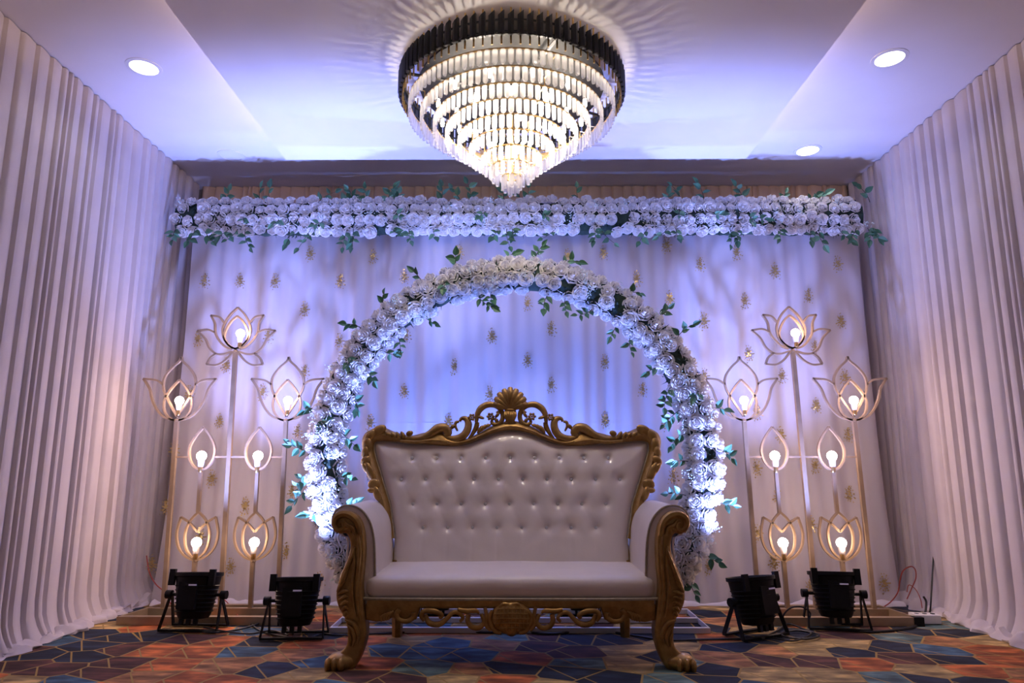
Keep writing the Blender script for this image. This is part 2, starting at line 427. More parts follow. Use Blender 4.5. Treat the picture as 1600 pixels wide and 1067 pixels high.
# ------------------------------------------------------------------ sofa
SX = at(797.5, 950, 3.65).x
sofa = thing('carved_sofa', 'cream tufted leatherette sofa with carved gold wooden frame', 'sofa', (SX, 3.95, 0))
def c2(x, y): return (500 + x / 2.237, 590 + y / 2.237)
def c7(x, y): return (680 + x / 6.667, 590 + y / 6.667)
def c8(x, y): return (500 + x / 3.679, 770 + y / 3.679)
def c9(x, y): return (560 + x / 3.333, 930 + y / 3.333)
def back_pt(px, py, off=0.0):                         # point on the leaning back plane
    Y = 4.25
    for _ in range(6):
        p = at(px, py, Y); Y = 4.15 + (p.z - .42) * .20
    return Vector((p.x, Y - off, p.z))
def mir(p): return Vector((2 * SX - p[0], p[1], p[2]))
def both(fn):
    fn(lambda p: Vector(p)); fn(mir)

# backrest cushion with dimples at the buttons
inner_px = [c2(*p) for p in [(262, 560), (252, 490), (245, 440), (228, 385), (212, 330), (195, 275), (190, 245), (197, 226), (225, 222), (270, 225),
                             (330, 229), (400, 236), (440, 240), (480, 238), (520, 228), (560, 213), (600, 197), (640, 187), (665.5, 184)]]
inner = [back_pt(*p) for p in inner_px]
BTN = []
for y, x0, x1, n in ((280, 325, 1005, 9), (355, 288, 1045, 10), (440, 328, 997, 9), (522, 363, 962, 8)):
    BTN.append([back_pt(*c2(x0 + (x1 - x0) * k / (n - 1), y)) for k in range(n)])
inn = spline(inner, 6)
hw_z = [(p.z, SX - p.x) for p in inn if p.z < back_pt(*c2(190, 245)).z]; hw_z.sort()
top_x = [(SX - p.x, p.z) for p in inn if p.z >= back_pt(*c2(197, 228)).z - .001]; top_x.sort()
def halfw(z): return float(np.interp(z, [a for a, b in hw_z], [b for a, b in hw_z]))
zcorner = back_pt(*c2(190, 245)).z
def topz(u):                                          # cushion top at signed fraction
    return float(np.interp(abs(u), [a for a, b in top_x], [b for a, b in top_x]))
SEG = []
for r_ in range(3):
    for a in BTN[r_]:
        for b in BTN[r_ + 1]:
            if abs(a.x - b.x) < .11: SEG.append((a, b))
SEG += [(b, Vector((b.x, b.y, 1.2))) for b in BTN[0]] + [(b, Vector((b.x, b.y, .40))) for b in BTN[3]]
NX, NZ = 150, 80; zb = .40
bx = np.array([[b.x, b.z] for row in BTN for b in row])
sa = np.array([[a.x, a.z] for a, b in SEG]); sb_ = np.array([[b.x, b.z] for a, b in SEG]); sd = sb_ - sa; sl = (sd ** 2).sum(1)
rows = []
hw_max = max(b for a, b in hw_z)
for j in range(NZ + 1):
    v = j / NZ; row = []
    for i in range(NX + 1):
        u = -1 + 2 * i / NX
        zt = topz(u * hw_max * .995)
        z = zb + (zt - zb) * v
        hw = halfw(min(z, zcorner - .001)) if z < zcorner else hw_max
        x = SX + u * hw
        p = np.array([x, z])
        edge = min((1 - abs(u)) * hw, zt - z)
        puff = .062 * (1 - math.exp(-max(edge, 0) / .045))
        d = np.sqrt(((bx - p) ** 2).sum(1)).min()
        t = np.clip(((p - sa) * sd).sum(1) / sl, 0, 1); ds = np.sqrt(((sa + sd * t[:, None] - p) ** 2).sum(1)).min()
        dep = .018 * math.exp(-(d / .018) ** 2) + .013 * math.exp(-(d / .045) ** 2) + .0014 * math.exp(-(ds / .007) ** 2) + .003 * noise.noise(Vector((x * 14, z * 14, 2)))
        Y = 4.15 + (z - .42) * .20 - puff + dep
        row.append(Vector((x, Y, z)))
    rows.append(row)
mbk = MB().grid(rows)
nb = len(mbk.v); border = rows[-1] + [r[-1] for r in rows[::-1]][1:] + rows[0][::-1][1:] + [r[0] for r in rows][1:-1]
cushion = mbk.build('backrest_cushion', M['leather'], sofa)
outline = [(p.x, p.z) for p in rows[-1]] + [(r[-1].x, r[-1].z) for r in rows[::-1]][1:]
# solid back board behind the cushion
L_ = [(p.x, p.z) for p in inn]; R_ = [(2 * SX - x, z) for x, z in L_[::-1]]
bb = [Vector((x, 4.155 + (z - .42) * .2, z)) for x, z in L_ + R_[1:]] + [Vector((SX + .70, 4.155, .40)), Vector((SX - .70, 4.155, .40))]
mb = MB(); m_ = len(bb)
tri = tessellate_polygon([[Vector((p.x, p.z, 0)) for p in bb]])
mb.add(bb + [p + Vector((0, .045, 0)) for p in bb], [tuple(t) for t in tri] + [tuple(i + m_ for i in reversed(t)) for t in tri] +
       [(i, (i + 1) % m_, (i + 1) % m_ + m_, i + m_) for i in range(m_)])
mb.build('back_board', M['gold'], sofa)
pip = [p + Vector((0, -.012, 0)) for p in inn]
MB().tube(pip + [mir(p) for p in pip[::-1]][1:], .0075, 6).build('piping', M['piping'], sofa)
bm_ = MB().lathe([(.001, .004), (.007, .0035), (.010, .0), (.009, -.004), (.001, -.006)], 8, Matrix.Rotation(PI / 2, 4, 'X')).mesh('button', M['crystalbutton'])
for row in BTN:
    for b in row: piece('button', bm_, sofa, (b.x, b.y - .036, b.z))

# carved gold frame of the back
outer_px = [c2(*p) for p in [(225, 560), (212, 490), (203, 430), (180, 378), (160, 315), (152, 262), (147, 222), (163, 190), (212, 172), (258, 188),
                             (315, 202), (365, 192), (420, 185), (470, 212), (515, 212), (556, 192), (596, 170), (637, 155), (665.5, 150)]]
outer = spline([back_pt(*p) for p in outer_px], 6)
frame_rows = []
for a, b in zip(inn, outer):
    r = []
    for t, yo in ((0, .0), (0, -.02), (.12, -.042), (.4, -.058), (.7, -.05), (.93, -.03), (1, -.005), (1, .055), (0, .055)):
        p = a.lerp(b, t); r.append(Vector((p.x, p.y + yo, p.z)))
    frame_rows.append(r)
full = frame_rows + [[mir(p) for p in r] for r in frame_rows[::-1]][1:]
back_frame = MB().grid(full).build('back_frame', M['gold'], sofa)
def orn_tube(pts, rad, off=.045, cv=c7, n=8, sc=None, flat=.8, per=5, shared=None):
    sc_ = sc if sc else {c7: 6.667, c2: 2.237}[cv]
    P = spline([back_pt(*cv(*p), off) for p in pts], per)
    R = [1.25 * r / sc_ * 4.25 / 1075 for r in lerps(rad, len(P))]
    return P, R
def carve(name, pts, rad, off=.045, cv=c7, parent=None, mirror=True, flat=.9):
    P, R = orn_tube(pts, rad, off, cv)
    for k in range(2 if mirror else 1):
        MB().tube(P if k == 0 else [mir(p) for p in P], R, 8, flat=flat, nrm=(0, 1, 0)).build(name, M['gold'], parent or back_frame)
def lobe(name, cx, cy, ln_, wd_, ang, off=.05, cv=c7, thick=.014, mirror=True, parent=None):
    sc_ = {c7: 6.667, c2: 2.237}[cv]; c = back_pt(*cv(cx, cy), off); k = 4.25 / 1075 / sc_
    for q in range(2 if mirror else 1):
        a = ang if q == 0 else PI - ang
        MB().ell(c if q == 0 else mir(c), (ln_ * k, thick, wd_ * k), Matrix.Rotation(-a, 3, 'Y'), 10, 6).build(name, M['gold'], parent or back_frame)
# crest: shell, scrolls, rosettes, leaves
shell = MB()
cb = back_pt(*c7(782, 345), .03); k7 = 4.25 / 1075 / 6.667
for i in range(9):
    a = (i - 4) * .285; ln_ = (238 - abs(i - 4) ** 1.5 * 8.5) * k7
    P = [cb + Vector((math.sin(a) * ln_ * t * (1 + .1 * abs(a) * t), -.012 - .022 * math.sin(PI * min(1, t * .95)), math.cos(a) * ln_ * t)) for t in np.linspace(.0, 1, 8)]
    shell.tube(P, lerps([10 * k7, 20 * k7, 33 * k7, 41 * k7, 26 * k7], 8), 8, flat=.8, nrm=(0, 1, 0))
shell.ell(cb + Vector((0, .012, 100 * k7)), (120 * k7, .016, 112 * k7), None, 16, 6)
shell.build('shell_crest', M['gold'], back_frame)
base_f = MB()
for i in range(7):
    o_ = (i - 3)
    P = spline([back_pt(*c7(782 + o_ * 15, 338), .05), back_pt(*c7(782 + o_ * 19, 400), .065), back_pt(*c7(782 + o_ * 13, 450), .06), back_pt(*c7(782 + o_ * 20, 500 - abs(o_) * 8), .05)], 4)
    base_f.tube(P, lerps([10 * k7, 13 * k7, 10 * k7, 7 * k7], len(P)), 7)
base_f.ell(back_pt(*c7(782, 345), .055), (62 * k7, .014, 20 * k7), None, 12, 6)
base_f.build('fluted_plinth', M['gold'], back_frame)
carve('scroll', [(432, 470), (445, 385), (480, 325), (545, 288), (620, 292), (680, 335), (705, 400), (690, 460), (640, 492), (595, 475), (600, 440), (640, 432)],
      [14, 24, 28, 27, 24, 21, 20, 20, 18, 15, 12, 8], .045)
carve('scroll', [(350, 640), (390, 590), (430, 520), (440, 470)], [10, 16, 22, 20], .03)
carve('scroll', [(110, 570), (135, 625), (215, 640), (295, 610), (340, 550), (350, 480), (325, 435), (280, 432), (262, 462)], [12, 22, 30, 33, 33, 30, 24, 16, 10])
carve('scroll', [(255, 462), (225, 470), (215, 505), (240, 560)], [10, 14, 13, 8])
for cx, cy, l_, w_, a_ in ((190, 515, 34, 22, .7), (155, 545, 30, 20, .5), (470, 545, 52, 20, 1.0), (500, 530, 52, 19, .9), (530, 515, 48, 18, .7), (555, 505, 36, 16, .4),
                           (480, 420, 40, 18, -.3), (650, 395, 38, 18, .9), (660, 360, 30, 14, .4), (640, 450, 22, 22, 0)):
    lobe('carved_leaf', cx, cy, l_, w_, a_)
for cx, cy, r_ in ((388, 420, 26), (580, 412, 28)):
    for q in range(2):
        c = back_pt(*c7(cx, cy), .062); c = c if q == 0 else mir(c); ro = MB()
        for k in range(6):
            a = k * PI / 3; ro.ell(c + Vector((math.cos(a) * r_ * k7, 0, math.sin(a) * r_ * k7)), (r_ * .62 * k7, .009, r_ * .55 * k7), Matrix.Rotation(-a, 3, 'Y'), 8, 5)
        ro.ell(c + Vector((0, -.006, 0)), (r_ * .42 * k7, .010, r_ * .42 * k7), None, 8, 5)
        ro.build('rosette', M['gold'], back_frame)
# shoulders and sides of the back frame
carve('scroll', [(300, 212), (345, 215), (385, 200), (415, 180), (440, 178), (452, 195), (440, 206)], [5, 8, 11, 14, 13, 10, 6], .05, c2)
carve('scroll', [(285, 222), (340, 226), (400, 220), (450, 226)], [4, 5, 5, 3], .055, c2)
for cx, cy, l_, w_, a_ in ((318, 196, 12, 9, .3), (296, 203, 15, 7, -1.0), (280, 204, 15, 6, -1.0), (264, 203, 14, 6, -.9), (246, 200, 14, 7, -.7),
                           (212, 186, 26, 16, .5), (182, 205, 24, 14, .9), (172, 238, 26, 15, 1.5), (165, 262, 22, 11, 1.4), (166, 290, 18, 13, .9),
                           (183, 330, 34, 13, -1.1), (168, 318, 22, 9, -1.0), (196, 372, 20, 18, .2), (190, 392, 16, 9, .0), (206, 404, 24, 12, -1.2)):
    lobe('carved_leaf', cx, cy, l_ * 1.1, w_ * 1.1, a_, .058, c2, .016)

# seat cushion
def rbox(c, h, r, crown, n=(24, 14, 6)):
    mb = MB(); c = Vector(c); cache = {}
    def put(p):
        key = tuple(round(q, 5) for q in p)
        if key in cache: return cache[key]
        q = Vector((p[0] * h[0], p[1] * h[1], p[2] * h[2])); inn_ = Vector([max(-h[i] + r, min(h[i] - r, q[i])) for i in range(3)])
        d = q - inn_
        if d.length > 1e-9: q = inn_ + d.normalized() * min(r, d.length if max(abs(d.x), abs(d.y), abs(d.z)) < r * .999 and False else r)
        if p[2] > 0: q.z += crown * (1 - p[0] ** 4) * (1 - p[1] ** 4) + .004 * noise.noise(Vector((q.x * 6, q.y * 6, 0)))
        mb.v.append(tuple(c + q)); cache[key] = len(mb.v) - 1; return cache[key]
    def warp(t): return math.sin(t * PI / 2) * .25 + t * .75
    for ax in range(3):
        a, b = [i for i in range(3) if i != ax]
        for sgn in (-1, 1):
            for i in range(n[a]):
                for j in range(n[b]):
                    q = []
                    for di, dj in ((0, 0), (1, 0), (1, 1), (0, 1)):
                        p = [0, 0, 0]; p[ax] = sgn; p[a] = warp(-1 + 2 * (i + di) / n[a]); p[b] = warp(-1 + 2 * (j + dj) / n[b]); q.append(put(p))
                    mb.f.append(tuple(q) if sgn * (1 if ax != 1 else -1) > 0 else tuple(reversed(q)))
    return mb
zf = at(797, 939, 3.60).z
seat = rbox((SX, 3.885, (zf + .43) / 2), (.735, .285, (.43 - zf) / 2), .05, .012)
seat.build('seat_cushion', M['leatherseat'], sofa)
sp = [(SX - .735, 3.70, zf + .012), (SX - .73, 3.605, zf + .010), (SX, 3.598, zf + .008), (SX + .73, 3.605, zf + .010), (SX + .735, 3.70, zf + .012)]
MB().tube(spline(sp, 10), .008, 6).build('piping', M['piping'], sofa)
# arms and carved front posts
def fp(px, py, Y=3.62): p = at(px, py, Y); return (p.x, p.z)
arm_px = [c8(*p) for p in [(150, 640), (150, 400), (160, 300), (150, 250), (118, 240), (88, 205), (78, 160), (92, 108), (135, 76), (190, 72), (245, 98),
                           (290, 160), (312, 240), (320, 340), (322, 480), (322, 640)]]
ap = [fp(*p, 3.66) for p in arm_px]
apr = spline(ap, 4); cx_ = sum(p[0] for p in apr) / len(apr); cz_ = sum(p[1] for p in apr) / len(apr)
post_px = [c8(*p) for p in [(84, 185), (84, 148), (108, 116), (150, 102), (200, 116), (238, 158), (258, 225), (265, 320), (258, 430), (250, 520), (256, 620), (264, 700),
           (275, 765), (272, 825), (252, 900), (226, 962), (192, 1004), (112, 1011), (62, 1002), (47, 965), (60, 932), (110, 918), (155, 878), (168, 830), (166, 770),
           (152, 712), (122, 660), (104, 600), (108, 540), (132, 460), (166, 382), (184, 315), (178, 262), (160, 228), (128, 232), (100, 216)]]
pp = [fp(*p) for p in post_px]; pps = [(v.x, v.y) for v in spline(pp, 3, True)]
def arm_side(flip):
    mx = (lambda x: 2 * SX - x) if flip else (lambda x: x)
    rows = []
    for y, sc in ((3.635, .55), (3.638, .9), (3.645, .97), (3.665, 1.0), (3.72, 1.0), (3.85, .995), (4.0, .99), (4.12, .985), (4.2, .98), (4.235, .95), (4.24, .6)):
        row = []
        for k, p in enumerate(apr):
            w = .004 * math.sin(k * 2.4) * max(0, 1 - (y - 3.64) / .09)
            row.append(Vector((mx(cx_ + (p.x - cx_) * (sc + w)), y, cz_ + (p.y - cz_) * (sc + w) if p.y > cz_ else p.y)))
        row.append(row[0]); rows.append(row)
    MB().grid(rows).build('arm_upholstery', M['leatherseat'], sofa)
    post = MB().relief([(mx(x), z) for x, z in pps], 3.575, 3.66, .016, n_in=3).build('front_post', M['gold'], sofa)
    MB().tube([Vector((mx(p.x), 3.640, p.y)) for p in apr[6 * 4 - 6:]], .0055, 6).build('piping', M['piping'], sofa)
    def rid(pts, rad, off=3.569):
        P = spline([Vector((mx(fp(*c8(*p))[0]), off, fp(*c8(*p))[1])) for p in pts], 5); k = 3.62 / 1105 / 3.679
        MB().tube(P, [1.35 * r * k for r in lerps(rad, len(P))], 7, nrm=(0, 1, 0), flat=.9).build('carved_ridge', M['gold'], post)
    # scroll of the hand rest
    rid([(245, 240), (232, 175), (195, 130), (145, 118), (105, 140), (98, 180), (120, 208), (150, 196), (146, 168), (128, 166)], [10, 15, 17, 16, 14, 12, 11, 10, 8, 6])
    rid([(215, 235), (200, 195), (170, 180), (150, 150)], [7, 11, 10, 5]); rid([(190, 225), (185, 200), (165, 205), (140, 190)], [6, 9, 8, 4])
    # long ridges down the post
    rid([(232, 235), (240, 330), (232, 440), (226, 540), (234, 640), (248, 730)], [6, 9, 8, 8, 8, 5])
    rid([(206, 300), (212, 400), (200, 520), (205, 620), (222, 700)], [4, 7, 7, 6, 3])
    # acanthus leaf fingers on the outer edge
    for i in range(8):
        t = i / 7; x0 = 186 - 75 * t; y0 = 330 + 190 * t
        rid([(x0 + 28 + 20 * t, y0 - 24), (x0 + 18, y0 + 10), (x0 + 2, y0 + 38)], [4, 9, 4])
    for i in range(5):
        y0 = 560 + 30 * i; rid([(176, y0 - 6 + i * 3), (150 + i * 3, y0 - 4), (118 + i * 8, y0 + 14)], [4, 10, 6])
    # leaf over the ankle and the toes of the foot
    rid([(160, 715), (205, 735), (232, 790), (228, 850)], [5, 10, 10, 4]); rid([(170, 745), (200, 770), (212, 820), (198, 868)], [4, 9, 9, 4])
    rid([(175, 790), (188, 820), (184, 866)], [4, 8, 4])
    ft = MB(); c = fp(*c8(128, 962)); k = 3.62 / 1115 / 3.679
    ft.ell((mx(c[0]), 3.60, c[1] + .003), (82 * k, .065, 48 * k), None, 14, 8)
    for dx in (-62, -25, 14): ft.ell((mx(fp(*c8(128 + dx, 965))[0]), 3.552, c[1] - .004), (20 * k, .028, 38 * k), None, 8, 6)
    ft.build('foot', M['gold'], post)
arm_side(False); arm_side(True)
# apron: rail, scrolls, cartouche
def fq(x, y, Y=3.60): p = at(*c9(x, y), Y); return Vector((p.x, Y, p.z))
ap_ = MB(); a = fq(40, 36); b = fq(40, 58)
apron = MB().box(SX - .72, SX + .72, 3.595, 3.64, b.z, a.z + .01).build('apron', M['gold'], sofa)
for q in range(2):
    mm = (lambda p: p) if q == 0 else mir
    ol = [(mm(fq(*p)).x, fq(*p).z) for p in [(36, 50), (36, 128), (90, 140), (150, 132), (175, 118), (240, 140), (300, 128), (320, 70), (320, 50)]]
    MB().relief(ol, 3.602, 3.635, .008).build('corner_block', M['gold'], apron)
    def sw(pts, rad, off=-.012):
        P = spline([mm(fq(*p) + Vector((0, off, 0))) for p in pts], 6); k = 3.6 / 1122 / 3.333
        MB().tube(P, [r * k for r in lerps(rad, len(P))], 8, nrm=(0, 1, 0), flat=.8).build('carved_scroll', M['gold'], apron)
    sw([(215, 72), (200, 95), (215, 125), (255, 132), (288, 112), (290, 88)], [13, 12, 12, 12, 13, 14])
    for i in range(4): sw([(185 - i * 14, 80 + i * 4), (165 - i * 14, 98 + i * 4), (158 - i * 12, 125 + i * 3)], [5, 8, 5])
    sw([(345, 130), (330, 105), (345, 80), (400, 82), (435, 100), (425, 118)], [9, 12, 13, 14, 12, 8])
    sw([(350, 95), (370, 140), (420, 148), (460, 120), (490, 90), (520, 88), (545, 112), (530, 135)], [9, 15, 15, 12, 11, 11, 10, 7])
    sw([(520, 72), (560, 80), (610, 78), (630, 90)], [10, 13, 12, 6])
    sw([(575, 95), (570, 130), (590, 160), (630, 165), (655, 135), (640, 95)], [13, 13, 14, 13, 12, 9])
    sw([(660, 60), (668, 110), (665, 150), (690, 180)], [9, 11, 11, 9])
    sw([(700, 78), (682, 110), (690, 150), (715, 185), (745, 192)], [9, 12, 13, 12, 10])
    sw([(735, 65), (755, 45), (785, 50)], [8, 11, 11])
cart = MB(); cc = fq(797, 118); k9 = 3.6 / 1122 / 3.333
cart.ell(cc, (112 * k9, .035, 82 * k9), None, 20, 10)
cart = cart.build('cartouche', M['gold'], apron)
for i in range(-4, 5):
    P = []
    for t in np.linspace(-1, 1, 9):
        x = i * 20 + 4 * t; z = t * 62 * math.sqrt(max(0, 1 - (i / 5.2) ** 2))
        P.append(cc + Vector((x * k9, -.036 * math.sqrt(max(.02, 1 - (x / 112) ** 2 - (z / 82) ** 2)), z * k9)))
    MB().tube(P, 4.2 * k9, 6).build('lattice_strip', M['gold'], cart)
for j in range(-2, 3):
    P = []
    for t in np.linspace(-1, 1, 11):
        z = j * 23 + 6 * (1 - t * t); x = t * 92 * math.sqrt(max(0, 1 - (j / 3.2) ** 2))
        P.append(cc + Vector((x * k9, -.037 * math.sqrt(max(.02, 1 - (x / 112) ** 2 - (z / 82) ** 2)), z * k9)))
    MB().tube(P, 4.2 * k9, 6).build('lattice_strip', M['gold'], cart)
MB().ell(fq(797, 180) + Vector((0, -.01, 0)), (32 * k9, .02, 30 * k9), None, 12, 8).build('boss', M['gold'], cart)
for s_ in (-1, 1):
    MB().tube([(SX + s_ * .66, 4.17, .44), (SX + s_ * .66, 4.18, .2), (SX + s_ * .665, 4.22, 0.0)], [.045, .035, .03], 6).build('rear_leg', M['gold'], sofa)
MB().box(SX - .70, SX + .70, 3.64, 4.19, .27, zf + .02).build('seat_base', M['gold'], sofa, False)

# ------------------------------------------------------------------ flowers
def rose_mesh(seed):
    r = random.Random(seed); mb = MB()
    def petal(phi, wid, R0, R1, zlo, zhi, lip, lift):
        rows = []
        for j in range(6):
            t = j / 5; row = []
            for i in range(6):
                u = -1 + i / 2.5; a = phi + u * wid * (.75 + .25 * t)
                bul = math.sin(PI * min(1, t * .8 + .1)); rr = (R0 + (R1 - R0) * t ** 2) * (.35 + .65 * min(1, t * 2.2) ** .6) + .06 * bul
                rr += lip * max(0, t - .75) * 4 * .25
                z = zlo + (zhi - zlo) * math.sin(t * PI / 2) - lift * u * u * .22 * t - lip * max(0, t - .75) * .5
                rr *= 1 - .05 * u * u
                row.append((rr * math.cos(a), rr * math.sin(a), z + r.uniform(-.012, .012)))
            rows.append(row)
        mb.grid(rows)
    o = r.uniform(0, 6)
    for k in range(5): petal(o + k * 2 * PI / 5 + r.uniform(-.12, .12), .66, .86, 1.0, -.55, -.02 + r.uniform(-.06, .06), .55, 1.6)
    for k in range(5): petal(o + .6 + k * 2 * PI / 5 + r.uniform(-.12, .12), .62, .66, .76, -.45, .30 + r.uniform(-.06, .06), .45, 1.5)
    for k in range(4): petal(o + .2 + k * PI / 2 + r.uniform(-.15, .15), .72, .44, .48, -.35, .50 + r.uniform(-.04, .04), .30, 1.2)
    for k in range(3): petal(o + k * 2 * PI / 3, .9, .24, .24, -.3, .62, .15, .8)
    mb.ell((0, 0, .1), (.2, .2, .42), None, 6, 4); mb.ell((0, 0, -.35), (.62, .62, .3), None, 8, 4)
    return mb.mesh('rose', M['rose'])
ROSES = [rose_mesh(k) for k in range(6)]
def leaf_mesh(name, m, wid):
    mb = MB(); n = 6; rows = []
    for j in range(n + 1):
        t = j / n; w = wid * math.sin(PI * t ** .75) * (1 - .15 * t) if 0 < j < n else 0.002
        rows.append([(-w, t, .10 * w + .10 * math.sin(PI * t)), (0, t, .10 * math.sin(PI * t) - .35 * w), (w, t, .10 * w + .10 * math.sin(PI * t))])
    return mb.grid(rows).mesh(name, m)
LEAVES = [leaf_mesh('leaf', M['leaf'], .33), leaf_mesh('leaf', M['leaf2'], .30), leaf_mesh('leaf', M['leaf'], .27)]
def quat_z(n, spin=0):
    return Vector(n).to_track_quat('Z', 'Y') @ Matrix.Rotation(spin, 3, 'Z').to_quaternion()
def sprig(parent, start, direction, length, nleaf, r, droop=.0, lsize=.05):
    d = Vector(direction).normalized(); P = [Vector(start)]; seg = 7
    side = d.cross(Vector((0, 1, 0))); side = side.normalized() if side.length > .1 else Vector((1, 0, 0)); bend = r.uniform(-.16, .16)
    for k in range(seg):
        d = (d + side * bend + Vector((0, 0, -droop))).normalized(); P.append(P[-1] + d * length / seg)
    st = MB().tube(P, lerps([.003, .0014], len(P)), 5).build('leafy_sprig', M['stem'], parent, loc=tuple(P[0]))
    for k in range(nleaf):
        t = (k + 1.0) / nleaf * (len(P) - 1); i = min(len(P) - 2, int(t)); p = P[i].lerp(P[i + 1], t - i)
        ax = (P[i + 1] - P[i]).normalized(); sg = -1 if k % 2 else 1
        out = (ax * .55 + side * sg * r.uniform(.5, 1.0) + Vector((r.uniform(-.3, .3), r.uniform(-.5, .3), r.uniform(-.3, .3)))) if k < nleaf - 1 else ax + Vector((0, r.uniform(-.3, .3), 0))
        out.normalize(); nn = Vector((r.uniform(-.5, .5), -1, r.uniform(-.3, .6))); zc = (nn - out * nn.dot(out)).normalized(); xc = out.cross(zc)
        q = Matrix((xc, out, zc)).transposed().to_quaternion(); s = lsize * 1.35 * r.uniform(.75, 1.2)
        piece('leaf', LEAVES[r.randrange(3)], st, p, q, s)
def gyp(mb, c, r, n, size):                             # baby's breath specks
    for _ in range(n):
        p = c + Vector((r.gauss(0, size), r.gauss(0, size * .5) - .01, r.gauss(0, size)))
        mb.ell(p, (.004, .004, .004), None, 4, 3)
M['gyp'] = mat('pale_filler_flower', (.62, .75, .72), .8)

# long garland
GY, GZ = 5.09, at(812, 335, 4.98).z
garland = thing('flower_garland', 'long horizontal garland of white roses hung under the ceiling', 'garland', (.05, GY, GZ - .2))
gx0, gx1 = at(268, 340, 4.95).x, at(1354, 340, 4.95).x
r = random.Random(21)
def gtop(x): return .135 + .012 * noise.noise(Vector((x * 1.7, 0, 3)))
rows = []
for i in range(181):
    x = gx0 + (gx1 - gx0) * i / 180; row = []
    for k in range(13):
        a = 2 * PI * k / 12; rr = 1 + .18 * noise.noise(Vector((x * 14, math.cos(a) * 2, math.sin(a) * 2)))
        row.append(Vector((x, GY - math.cos(a) * .108 * rr, GZ + math.sin(a) * .125 * rr)))
    rows.append(row)
gb = MB().grid(rows); gb.add(rows[0][:12], [tuple(range(12))]); gb.add(rows[-1][:12], [tuple(range(11, -1, -1))])
for _ in range(1500):
    x = r.uniform(gx0, gx1); a = r.uniform(-1.5, 1.5); n_ = Vector((0, -math.cos(a), math.sin(a)))
    c = Vector((x, GY - math.cos(a) * .10, GZ + math.sin(a) * .125)); t = Vector((r.uniform(-1, 1), r.uniform(-.4, .4), r.uniform(-1, 1))).normalized() * .014
    gb.add([c - t * .7, c + n_ * r.uniform(.015, .04) + t, c + n_ * r.uniform(.0, .02) - t.cross(n_)], [(0, 1, 2)])
props(gb.build('dark_foliage', M['foliage'], garland, False), 'dark green foliage between the roses', kind='stuff')
BLUSH = 0
n_ros = 0
for row_i, (za, ya) in enumerate(((.125, -.075), (.045, -.118), (-.042, -.118), (-.120, -.085))):
    x = gx0 + .02 + (.04 if row_i % 2 else 0)
    while x < gx1 - .02:
        if r.random() > .035:
            p = Vector((x, GY + ya + r.uniform(-.012, .012), GZ + za + r.uniform(-.014, .014) + .012 * noise.noise(Vector((x * 2, row_i, 0)))))
            n = Vector((r.uniform(-.35, .35), -1, (za / .125) * .75 + r.uniform(-.3, .3) - .15))
            s = .0435 * r.uniform(.9, 1.12)
            piece('rose', ROSES[r.randrange(6)], garland, p, quat_z(n, r.uniform(0, 6)), (s, s, s * r.uniform(.9, 1.15))); n_ros += 1
        x += r.uniform(.076, .092)
gy = MB()
for _ in range(26):
    gyp(gy, Vector((r.uniform(gx0, gx1), GY - .15, GZ + r.uniform(-.1, .1))), r, 14, .018)
props(gy.build('filler_flowers', M['gyp'], garland, False), kind='stuff')
for px in (352, 408, 424, 497, 540, 556, 575, 607, 622, 690, 722, 735, 788, 815, 822, 905, 1040, 1066, 1100, 1160, 1222, 1262, 1272, 1358):
    x = at(px, 305, 5.05).x
    sprig(garland, (x, GY - .04, GZ + .12), (r.uniform(-.7, .7), r.uniform(-.5, .1), 1), r.uniform(.07, .17), r.randrange(3, 6), r, .03, .052)
for px in (275, 305, 318, 358, 372, 384, 452, 486, 493, 543, 552, 612, 640, 677, 780, 792, 800, 868, 928, 938, 1012, 1042, 1056, 1140, 1152, 1218, 1268, 1280, 1310, 1338, 1355, 1364):
    x = at(px, 365, 5.0).x
    sprig(garland, (x, GY - .10, GZ - .11), (r.uniform(-.8, .8), r.uniform(-.6, -.1), -1), r.uniform(.07, .19), r.randrange(3, 7), r, .05, .05)
for px in (385, 440, 508, 620, 760, 845, 1060, 1110, 1165, 1180):
    x = at(px, 345, 5.0).x
    sprig(garland, (x, GY - .15, GZ - r.uniform(-.02, .08)), (r.uniform(-1, 1), -.5, -.5), .07, 4, r, .05, .045)

# arch of roses
AY = 4.56
AC = at(803.5, 716, AY); AR = (at(803, 431, AY).z - AC.z)
arch = thing('flower_arch', 'round arch of white roses on a stand behind the sofa', 'flower arch', (AC.x, AY, 0))
A0, A1 = math.radians(215), math.radians(-37)
TR = .105
def ring(a, c=0.0, rad=TR):                             # c: angle round the tube, 0 faces the viewer, + outward
    e = Vector((math.cos(a), 0, math.sin(a)))
    nrm = Vector((0, -math.cos(c), 0)) + e * math.sin(c)
    return Vector((AC.x, AY, AC.z)) + e * AR * 1.0 + nrm * rad, nrm
r = random.Random(5); ab = MB(); rows = []
NA = 170
for i in range(NA + 1):
    a = A0 + (A1 - A0) * i / NA; row = []
    for k in range(13):
        c = 2 * PI * k / 12; row.append(ring(a, c, TR * .92 * (1 + .18 * noise.noise(Vector((a * 16, math.cos(c) * 2, math.sin(c) * 2)))))[0])
    rows.append(row)
ab.grid(rows); ab.add(rows[0][:12], [tuple(range(12))]); ab.add(rows[-1][:12], [tuple(range(11, -1, -1))])
for _ in range(1500):
    a = A0 + (A1 - A0) * r.random(); p, n_ = ring(a, r.uniform(-1.7, 1.7), TR * .9)
    t = Vector((r.uniform(-1, 1), r.uniform(-.4, .4), r.uniform(-1, 1))).normalized() * .014
    ab.add([p - t * .7, p + n_ * r.uniform(.015, .04) + t, p + n_ * r.uniform(0, .02) - t.cross(n_)], [(0, 1, 2)])
props(ab.build('dark_foliage', M['foliage'], arch, False), 'dark green foliage between the roses', kind='stuff')
n_arch = 0
